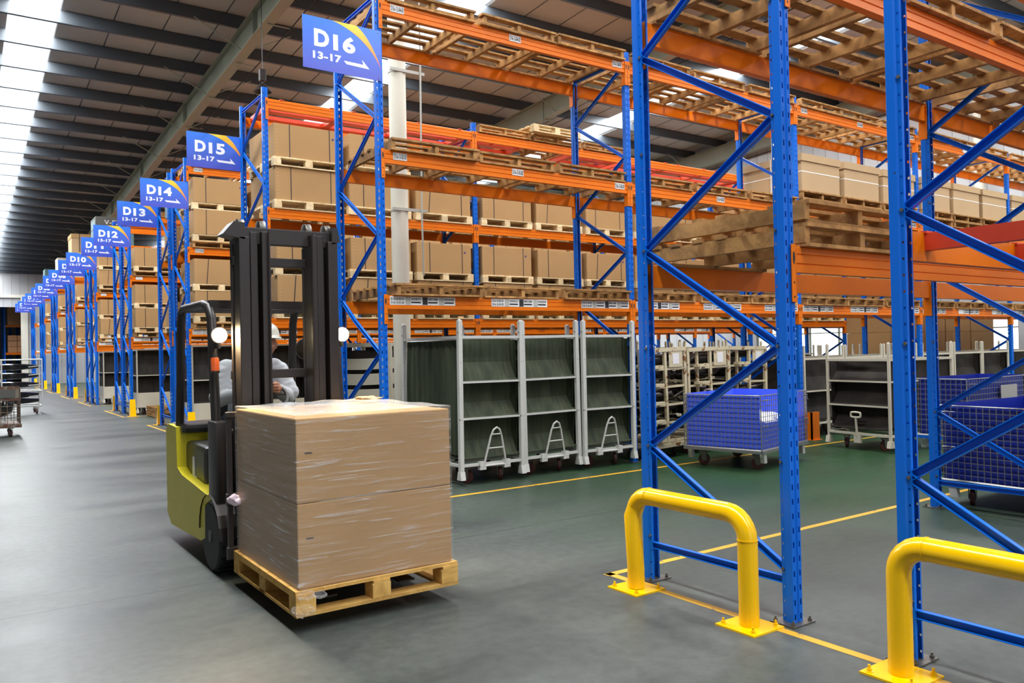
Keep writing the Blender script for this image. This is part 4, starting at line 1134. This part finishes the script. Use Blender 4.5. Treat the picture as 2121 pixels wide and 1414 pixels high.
    for k in range(2):
        for j in range(2):
            simple('wooden_pallet', OLD_L, (.85+j*1.3, 21.1, .0+k*.127), 'weathered pallet on the floor before the D12 rack, %s of the %s pair' % (('lower', 'upper')[k], ('left', 'right')[j]), 'pallet', 'floor pallets before the D12 rack')
build_baskets()
def build_back():
    # goods in the second hall seen through the far opening
    for k in range(4):
        r = thing('pallet_rack', 'distant blue rack beyond the far opening, %s from the left edge' % ORD[k], 'pallet rack', (-2.6+k*.55, 59+k*2.6-0, 0), 0, 'racks beyond the far opening')
        for y in (0, 1.1): obj('post', POST, r, (0, y, 0)); obj('post', POST, r, (.9, y, 0))
    r = thing('pallet_rack', 'orange beamed rack with pallets beyond the far opening', 'pallet rack', (-1.15, 58, 0), 0)
    for z in (1.8, 3.5): obj('beam', BEAM, r, (0, 0, z))
    obj('post', POST, r, (-.05, 0, 0))
    m = MB(); m.bev(-.5, -.5, 0, .5, .5, 1.3, .02); simple('carton', m.mesh('carton', ORCARTON), (-.5, 58.5, 3.64), 'warm brown tall carton beyond the far opening', 'carton')
    m = MB()
    for i in range(2):
        for j in range(3): m.bev(-.5+i*.5, -.5, j*.36, -.02+i*.5, .5, j*.36+.34, .02)
    simple('carton_stack', m.mesh('carton_stack', ORCARTON), (-.5, 58.5, 1.94), 'block of small warm brown cartons beyond the far opening', 'carton')
    w = MB(); w.box(-16, 72, 0, 12, 72.2, 8); w.box(-16, 55.7, 6.6, 12, 72, 6.8); w.box(11.8, 55.7, 0, 12, 72, 6.6)
    struct(obj('wall_back', w.mesh('wall_back', CORR)))
    # stacks of brown cartons by the right wall, beyond the windows
    m = MB(); m.bev(-.55, -.5, 0, .55, .5, .55, .01); me = m.mesh('carton', CARD)
    for i in range(4):
        for j in range(4):
            simple('carton', me, (13.1+i*1.15, 9.75, j*.552), 'large brown carton behind the D16 rack near right wall, %s column, layer %s' % (ORD[i], ORD[j]), 'carton', 'large cartons stacked near the right wall')
build_back()

# ------------------------------------------------------------------ forklift, load and driver
def cap(m, p, q, r1, r2, n=14, mi=0):
    p, q = Vector(p), Vector(q); d = (q-p); L = d.length; d.normalize(); pts = []; rs = []
    for a in (-.98, -.85, -.6, -.3, 0): pts.append(p+d*r1*a); rs.append(r1*math.sqrt(1-a*a))
    for a in (0, .3, .6, .85, .98): pts.append(q+d*r2*a); rs.append(r2*math.sqrt(1-a*a))
    if L < 1e-4: pts = pts[:4]+pts[5:]; rs = rs[:4]+rs[5:]
    m.tube(pts, rs, n, mi)
def ell(m, c, r, n=20, f=None, mi=0):
    b = bmesh.new(); bmesh.ops.create_icosphere(b, subdivisions=3, radius=1)
    for v in b.verts:
        co = Vector((v.co.x*r[0], v.co.y*r[1], v.co.z*r[2])); v.co = (f(co) if f else co)+Vector(c)
    b.verts.index_update(); m.add([v.co.copy() for v in b.verts], [tuple(v.index for v in f_.verts) for f_ in b.faces], mi); b.free()
def remesh(o, vox, smooth=4):
    a = o.modifiers.new('voxel', 'REMESH'); a.mode = 'VOXEL'; a.voxel_size = vox; a.use_smooth_shade = True
    s = o.modifiers.new('smooth', 'SMOOTH'); s.iterations = smooth; s.factor = .5
def build_forklift():
    X0, Y0 = -1.65, 5.62
    t = thing('forklift', 'lime yellow forklift with black mast and lit lamps carrying a wrapped load', 'forklift', (X0, Y0, 0))
    x = .5
    m = MB()   # side panels and counterweight
    side = [(-.02, .50), (.16, .435), (.17, .2), (.3, .16), (1.25, .12), (1.38, .2), (1.39, .86), (1.3, .92), (1.02, .91), (1.0, .60), (.85, .56)]
    m.prism(side[:1]+side[1:], -x, -x+.16, 'x'); m.prism(side, x-.16, x, 'x')
    m.bev(-x+.02, 1.0, .14, x-.02, 1.4, .9, .05); m.bev(-x+.05, .1, .14, x-.05, 1.1, .42, .02)
    m.bev(-x+.06, .0, .4, x-.06, .16, .52, .02)
    obj('chassis', m.mesh('chassis', FYEL), t)
    m = MB(); m.bev(-x+.07, .42, .42, x-.07, 1.12, .80, .04); m.bev(-x+.03, .95, .86, x-.03, 1.36, .93, .03)
    hood = obj('battery_hood', m.mesh('battery_hood', HOOD), t)
    m = MB(); m.add([(-x+.068, .80, .48), (-x+.068, .70, .48), (-x+.068, .74, .70), (-x+.068, .78, .70)], [(0, 1, 2, 3)]); m.box(-x+.066, .66, .53, -x+.069, .84, .56)
    m.prism([(.8, .48), (.7, .48), (.74, .7), (.78, .7)], -x+.064, -x+.069, 'x'); obj('white_numeral', m.mesh('white_numeral', SIGNW), hood)
    m = MB(); m.bev(-.25, .45, .80, .25, .95, .90, .04); m.bev(-.24, .88, .86, .24, 1.0, 1.3, .05); obj('seat', m.mesh('seat', HOOD), t)
    m = MB(); m.bev(-x+.1, -.02, .38, x-.1, .12, .95, .03); m.box(-x+.08, .05, .38, -x+.2, .42, .46); obj('dashboard', m.mesh('dashboard', FBLACK), t)
    # overhead guard
    g = MB(); r = .032
    for s in (-1, 1):
        X = s*(x-.05)
        g.tube([(X, 1.12, .9), (X, 1.06, 1.3), (X, 1.02, 1.72), (X, .98, 1.80), (X, .9, 1.83), (X, .3, 1.83), (X, .17, 1.80), (X, .1, 1.72), (X, .06, 1.3), (X, .02, .95)], r, 10)
        g.bev(X-.045, -.12, .42, X+.045, .08, 1.02, .015)
    for y in (.22, .36, .5, .64, .78, .92): g.box(-x+.05, y-.018, 1.80, x-.05, y+.018, 1.835)
    g.box(-x+.05, .14, 1.79, x-.05, .2, 1.85)
    obj('overhead_guard', g.mesh('overhead_guard', FBLACK, True), t)
    # mast
    m = MB()
    for s in (-1, 1):
        for (a, b_, ya, yb) in ((.145, .19, -.34, -.17), (.205, .255, -.30, -.15), (.27, .34, -.34, -.12)):
            m.bev(min(s*a, s*b_), ya, .1, max(s*a, s*b_), yb, 2.28 if a < .25 else 2.24, .006)
        m.bev(min(s*.14, s*.35), -.2, .1, max(s*.14, s*.35), -.17, 2.2, .004)
    for z0, z1, y0 in ((2.2, 2.31, -.26), (2.06, 2.12, -.2), (1.30, 1.36, -.16), (.5, .62, -.2), (.14, .24, -.2)): m.bev(-.35, y0-.03, z0, .35, y0+.03, z1, .006)
    mo = obj('mast', m.mesh('mast', FBLACK), t, (-.04, 0, 0))
    m = MB()
    for s in (-1, 1): m.lathe([(.022, .2), (.035, .3), (.035, 1.2), (.022, 1.25), (.022, 2.1)], (s*.20, -.13, 0), 12)
    m.tube([(-.15, -.36, .3), (-.15, -.36, 2.28)], .008, 6); m.tube([(.15, -.36, .3), (.15, -.36, 2.28)], .008, 6)
    obj('lift_cylinder', m.mesh('lift_cylinder', FBLACK, True), mo)
    m = MB()
    for cx in (-.30, -.16, .16, .30): m.lathe([(.03, -.025), (.055, -.02), (.05, 0), (.055, .02), (.03, .025)], (cx, -.22, 2.315), 16, 0, 'x')
    obj('chain_wheels', m.mesh('chain_wheels', STEEL, True), mo)
    m = MB(); m.prism([(-.44, 2.25), (-.30, 2.22), (-.30, 2.33), (-.37, 2.335)], -.34, -.18, 'y'); obj('mast_cap', m.mesh('mast_cap', FBLACK), mo)
    m = MB(); m.prism([(.30, 2.22), (.36, 2.24), (.34, 2.34), (.30, 2.34)], -.34, -.18, 'y'); obj('mast_cap', m.mesh('mast_cap', FBLACK), mo)
    m = MB(); m.bev(-.46, -.40, .16, .46, -.36, .24, .006); m.bev(-.46, -.40, .5, .46, -.36, .58, .006)
    for xx in (-.45, -.15, .15, .42): m.box(xx, -.39, .16, xx+.03, -.36, 1.1)
    m.bev(-.46, -.40, 1.06, .46, -.37, 1.1, .006); obj('carriage', m.mesh('carriage', FBLACK), t, (-.04, 0, 0))
    for s in (-1, 1):
        m = MB(); m.prism([(-.36, .12), (-.36, .6), (-.40, .6), (-.40, .155), (-1.42, .135), (-1.42, .125)], s*.24-.05, s*.24+.05, 'x'); obj('fork', m.mesh('fork', FBLACK), t)
    # wheels
    def wheel(r, w, px, py, nm='wheel'):
        m = MB(); m.lathe([(r*.6, -w/2), (r*.93, -w/2), (r, -w/2+.02), (r, w/2-.02), (r*.93, w/2), (r*.6, w/2)], n=36, axis='x')
        for k in range(18):
            a = 2*PI*k/18; c, s_ = math.cos(a), math.sin(a)
            m.box(-w/2+.01, -.008, r-.004, w/2-.01, .008, r+.005, 0, Matrix.Rotation(a, 4, 'X'))
        wo = obj(nm, m.mesh(nm, RUBBER, True), t, (px, py, r+.002))
        m = MB(); m.lathe([(r*.6, -w/2+.01), (r*.5, -w/2+.03), (r*.2, -w/2+.02), (r*.18, -w/2-.005), (.01, -w/2-.005)] if px < 0 else [(.01, w/2+.005), (r*.2, w/2+.0), (r*.5, w/2-.03), (r*.6, w/2-.01)], n=24, axis='x')
        obj('hub', m.mesh('hub', FBLACK, True), wo)
    wheel(.235, .16, -.42, .03); wheel(.235, .16, .42, .03); wheel(.2, .14, -.12, 1.15); wheel(.2, .14, .12, 1.15)
    m = MB()
    for s in (-1, 1):
        pts = [( .27*math.cos(a), .25+.27*math.sin(a)) for a in [PI*k/10 for k in range(11)]]
        vs = [(s*.34, .03+a, c) for a, c in pts]+[(s*.51, .03+a, c) for a, c in pts]; k = len(pts)
        m.add(vs, [(i, i+1, k+i+1, k+i) for i in range(k-1)])
    obj('mudguard', m.mesh('mudguard', FBLACK), t)
    # steering
    m = MB(); c = Vector((0, .30, 1.16)); tilt = .7
    ring = [(.14*math.cos(a), c.y+.14*math.sin(a)*math.cos(tilt), c.z+.14*math.sin(a)*math.sin(tilt)) for a in [2*PI*k/24 for k in range(24)]]
    m.tube(ring, .012, 8, closed=True); m.tube([(0, .30, 1.16), (0, .1, .92)], .02, 8); m.bar(ring[0], ring[12], .02, .01); obj('steering_wheel', m.mesh('steering_wheel', FBLACK, True), t)
    m = MB()
    for k in range(3): m.tube([(.22+k*.05, .1, .92), (.23+k*.05, .14, 1.08)], .006, 6); m.lathe([(.012, 1.08), (.016, 1.1), (.008, 1.12)], (.23+k*.05, .14, 0), 8)
    obj('control_levers', m.mesh('control_levers', FBLACK), t)
    # lamps on the guard
    for xx in (-.44, -.24, .24, .44):
        m = MB(); m.lathe([(.03, .07), (.05, .05), (.056, 0), (.05, 0)], n=20, axis='y'); h = obj('headlamp', m.mesh('headlamp', FBLACK, True), t, (xx, -.06, 1.60))
        m = MB(); m.lathe([(.05, -.004), (.045, -.012), (.001, -.016)], n=20, axis='y'); obj('lamp_lens', m.mesh('lamp_lens', LAMPG), h)
        sp = bpy.data.lights.new('headlamp_beam', 'SPOT'); sp.energy = 75; sp.spot_size = 1.5; sp.spot_blend = .8; sp.color = (1, .72, .38); sp.shadow_soft_size = .04
        so = bpy.data.objects.new('headlamp_beam', sp); COL.objects.link(so); so.parent = h; so.location = (0, -.03, 0); so.rotation_euler = (-math.radians(44), 0, 0)
        m = MB(); m.box(-.008, 0, -.09, .008, .1, -.05); obj('lamp_bracket', m.mesh('lamp_bracket', FBLACK), h)
    m = MB(); m.lathe([(.028, 0), (.028, .075), (.022, .09)], n=16); m.lathe([(.03, -.015), (.03, 0)], n=16, mi=1); obj('beacon', m.mesh('beacon', [AMBER, FBLACK], True), t, (-.47, -.05, 1.36))
    m = MB(); m.lathe([(.025, 0), (.08, .02), (.08, .04), (.02, .05)], n=20, axis='y'); obj('mirror', m.mesh('mirror', FBLACK, True), t, (.25, .15, 1.5))

    # load: pallet, two cartons wrapped in film
    LX, LY = -1.625, 4.65; zb = .155
    pl = pallet_block(0, .98, 1.14, .135, LOADWOOD, True)
    make_new((LX, LY, .085), 'golden wooden pallet carried on the forks under the wrapped cartons', 0.0, None, pl)
    t2 = thing('wrapped_load', 'film wrapped pair of tall brown cartons carried by the forklift', 'wrapped cartons', (LX, LY, .222))
    for k in range(2):
        m = MB(); m.bev(-.465, -.545, k*.45, .465, .545, k*.45+.448, .008, 0); m.box(-.44+.02, -.547, k*.45+.26, -.38, -.545, k*.45+.267, 1)
        obj('carton', m.mesh('carton', [CARD, STRAP]), t2)
    m = MB()
    n = 40; rings = []
    for j in range(15):
        z = -.02+j*.935/14
        for i in range(n):
            a = 4*i/n; s = int(a); f = a-s; cs = [(-.472, -.552), (.472, -.552), (.472, .552), (-.472, .552)]
            p, q = cs[s % 4], cs[(s+1) % 4]; px, py = p[0]+(q[0]-p[0])*f, p[1]+(q[1]-p[1])*f
            nn = .004*noise.noise(Vector((px*5, py*5, z*9)))
            m.v.append((px*(1+nn), py*(1+nn), z))
    for j in range(14):
        for i in range(n): m.f.append((j*n+i, j*n+(i+1) % n, (j+1)*n+(i+1) % n, (j+1)*n+i)); m.m.append(0)
    top = len(m.v); gn = 12
    for j in range(gn+1):
        for i in range(gn+1):
            u, v = i/gn, j/gn; m.v.append((-.472+.944*u, -.552+1.104*v, .917+.012*noise.noise(Vector((u*5, v*5, 1)))+(.006 if 0 < i < gn and 0 < j < gn else 0)))
    for j in range(gn):
        for i in range(gn): a = top+j*(gn+1)+i; m.f.append((a, a+1, a+gn+2, a+gn+1)); m.m.append(0)
    obj('stretch_film', m.mesh('stretch_film', FILM, True), t2)
    # crumpled film at the pallet corners
    def crumple(c, s, seed):
        m = MB(); f = lambda co: co*(1+.6*noise.noise(co/s*1.9+Vector((seed, 0, 0)))); ell(m, (0, 0, 0), (s, s*.8, s*.55), f=f); return m.mesh('film_tail', FILM, False)
    obj('film_tail', crumple(0, .055, 1), t2, (-.455, -.57, -.10)); obj('film_tail', crumple(0, .04, 4), t2, (-.44, -.585, -.02)); obj('film_tail', crumple(0, .035, 6), t2, (-.36, -.58, -.03))
    m = MB(); f = lambda co: co*(1+.7*noise.noise(co*30)); ell(m, (0, 0, 0), (.045, .03, .035), f=f); obj('pink_paper_scrap', m.mesh('pink_paper_scrap', PINK), t2, (-.49, .50, .33))
    m = MB(); f = lambda co: co*(1+.9*noise.noise(co*22)); ell(m, (0, 0, 0), (.09, .05, .018), f=f); obj('torn_flap', m.mesh('torn_flap', CARDL), t2, (.40, .40, .925))
build_forklift()

def build_driver():
    X0, Y0 = -1.655, 6.27
    t = thing('person', 'forklift driver in white hard hat and pale grey jacket, peering round the mast', 'person', (X0, Y0, 0))
    # joints (local): hips, knees, feet, shoulders, elbows, hands
    hip = [(-.1, .18, .92), (.1, .18, .92)]; knee = [(-.16, -.2, .97), (.16, -.2, .97)]; foot = [(-.15, -.30, .56), (.15, -.30, .56)]
    sh = [(-.185, .06, 1.36), (.185, .06, 1.36)]; el = [(-.27, -.03, 1.13), (.25, -.06, 1.13)]; ha = [(-.13, -.24, 1.19), (.12, -.24, 1.20)]
    neck = (.03, .03, 1.42); head = (.085, -.06, 1.545)
    b = MB()
    for s in (0, 1):
        cap(b, hip[s], knee[s], .07, .05); cap(b, knee[s], foot[s], .045, .035)
        cap(b, sh[s], el[s], .045, .036); cap(b, el[s], ha[s], .034, .024)
    cap(b, (0, .16, .94), (0, .1, 1.15), .12, .12); cap(b, (0, .1, 1.15), (.01, .05, 1.32), .125, .11); cap(b, sh[0], sh[1], .05, .05); cap(b, neck, (.08, -.03, 1.49), .05, .048)
    def face(co):
        # face looks along -Y
        v = co.copy(); f = max(0, -v.y/.1)
        if v.z < -.02: v.x *= 1-.28*min(1, (-.02-v.z)/.09); v.y *= 1-.06*min(1, (-.02-v.z)/.09)
        if abs(v.x) < .03 and -.05 < v.z < .015 and v.y < 0: v.y -= .022*(1-abs(v.x)/.03)*(1-abs(v.z+.022)/.04 if abs(v.z+.022) < .04 else 0)   # nose
        if .01 < abs(v.x) < .05 and -.01 < v.z < .025 and v.y < 0: v.y += .010     # eye sockets
        if abs(v.x) < .03 and -.075 < v.z < -.05 and v.y < 0: v.y -= .006          # lips
        return v
    hb = MB(); bb = bmesh.new(); bmesh.ops.create_icosphere(bb, subdivisions=5, radius=1)
    R = Matrix.Rotation(-.12, 4, 'Z') @ Matrix.Rotation(.08, 4, 'X')
    for v in bb.verts:
        co = face(Vector((v.co.x*.077, v.co.y*.096, v.co.z*.112))); v.co = R @ co + Vector(head)
    bb.verts.index_update(); b.add([v.co.copy() for v in bb.verts], [tuple(v.index for v in f_.verts) for f_ in bb.faces]); bb.free()
    for s in (-1, 1): 
        c = R @ Vector((s*.078, .005, -.01)) + Vector(head); ell(b, c, (.012, .02, .03))
    for s, h in ((-1, ha[0]), (1, ha[1])):
        h = Vector(h); d = Vector((-s*.35, -.9, .1)).normalized(); side = Vector((-s*.9, .35, 0)).normalized()
        cap(b, h, h+d*.06+Vector((0, 0, .0)), .026, .03)
        for k in range(4):
            o = h+d*.075+Vector((0, 0, .03-.02*k)); L = (.034, .04, .038, .03)[k]
            cap(b, o, o+d*L, .0095, .009, 8); cap(b, o+d*L, o+d*(L*.9)-side*-.028, .009, .0085, 8); cap(b, o+d*(L*.9)+side*.028, o+d*(L*.3)+side*.036, .0085, .008, 8)
        o = h+d*.02+Vector((0, 0, .035)); cap(b, o, o+d*.035+side*.02+Vector((0, 0, .012)), .012, .010, 8); cap(b, o+d*.035+side*.02+Vector((0, 0, .012)), o+d*.06+side*.03, .010, .009, 8)
    body = obj('body', b.mesh('body', SKIN, True), t); remesh(body, .0055, 2)
    m = MB()
    for s in (0, 1): cap(m, sh[s], el[s], .075, .062); cap(m, el[s], Vector(el[s]).lerp(Vector(ha[s]), .86), .06, .045)
    cap(m, (0, .16, .95), (0, .1, 1.15), .155, .16); cap(m, (0, .1, 1.15), (.01, .055, 1.32), .165, .14); cap(m, (-.16, .06, 1.355), (.16, .06, 1.355), .075, .075); cap(m, (.0, .05, 1.38), (.04, .02, 1.43), .085, .068)
    rnd = random.Random(2)
    for s in (0, 1):
        for k in range(5):
            c = Vector(sh[s]).lerp(Vector(el[s]), .15+k*.19); cap(m, c+Vector((-.02, -.01, .0)), c+Vector((.03, .0, .012)), .07-.002*k, .07, 10)
    jk = obj('jacket', m.mesh('jacket', JACKET, True), t); remesh(jk, .008, 3)
    m = MB()
    for s in (0, 1): cap(m, hip[s], knee[s], .095, .075); cap(m, knee[s], (foot[s][0], foot[s][1], foot[s][2]+.06), .07, .055)
    cap(m, hip[0], hip[1], .115, .115); tr = obj('trousers', m.mesh('trousers', TROUS, True), t); remesh(tr, .01, 3)
    for s in (0, 1):
        m = MB(); f = foot[s]; cap(m, (f[0], f[1]+.04, f[2]), (f[0], f[1]-.13, f[2]-.02), .048, .04); obj('shoe', m.mesh('shoe', RUBBER, True), t)
    # hard hat
    m = MB(); prof = [(.125, 0), (.128, .004), (.112, .012), (.108, .05), (.092, .09), (.055, .118), (.012, .126)]
    m.lathe(prof, n=32); m.lathe([(.105, .002), (.121, .0)], n=32)
    vs = []; n = 16
    for i in range(n+1):
        a = PI+PI*i/n; vs += [(.112*math.cos(a), .112*math.sin(a), .008), (.13*math.cos(a), .115*math.sin(a)-.055*abs(math.sin(a)), -.012)]
    vs += [(x_, y_, z_-.004) for x_, y_, z_ in vs]; k = 2*(n+1)
    m.add(vs, [(2*i, 2*i+2, 2*i+3, 2*i+1) for i in range(n)]+[(k+2*i, k+2*i+1, k+2*i+3, k+2*i+2) for i in range(n)]+[(2*i+1, 2*i+3, k+2*i+3, k+2*i+1) for i in range(n)])
    m.tube([(0, -.10, .05), (0, -.07, .10), (0, 0, .13), (0, .07, .10), (0, .10, .05)], .009, 8)
    h = obj('hard_hat', m.mesh('hard_hat', HELMET, True), t, Vector(head)+Vector((0, .02, .045)), rot=(-.08, 0, -.12))
    m = MB(); m.lathe([(.1095, .022), (.1095, .028)], n=32); obj('hat_stripe', m.mesh('hat_stripe', PINK), h)
build_driver()
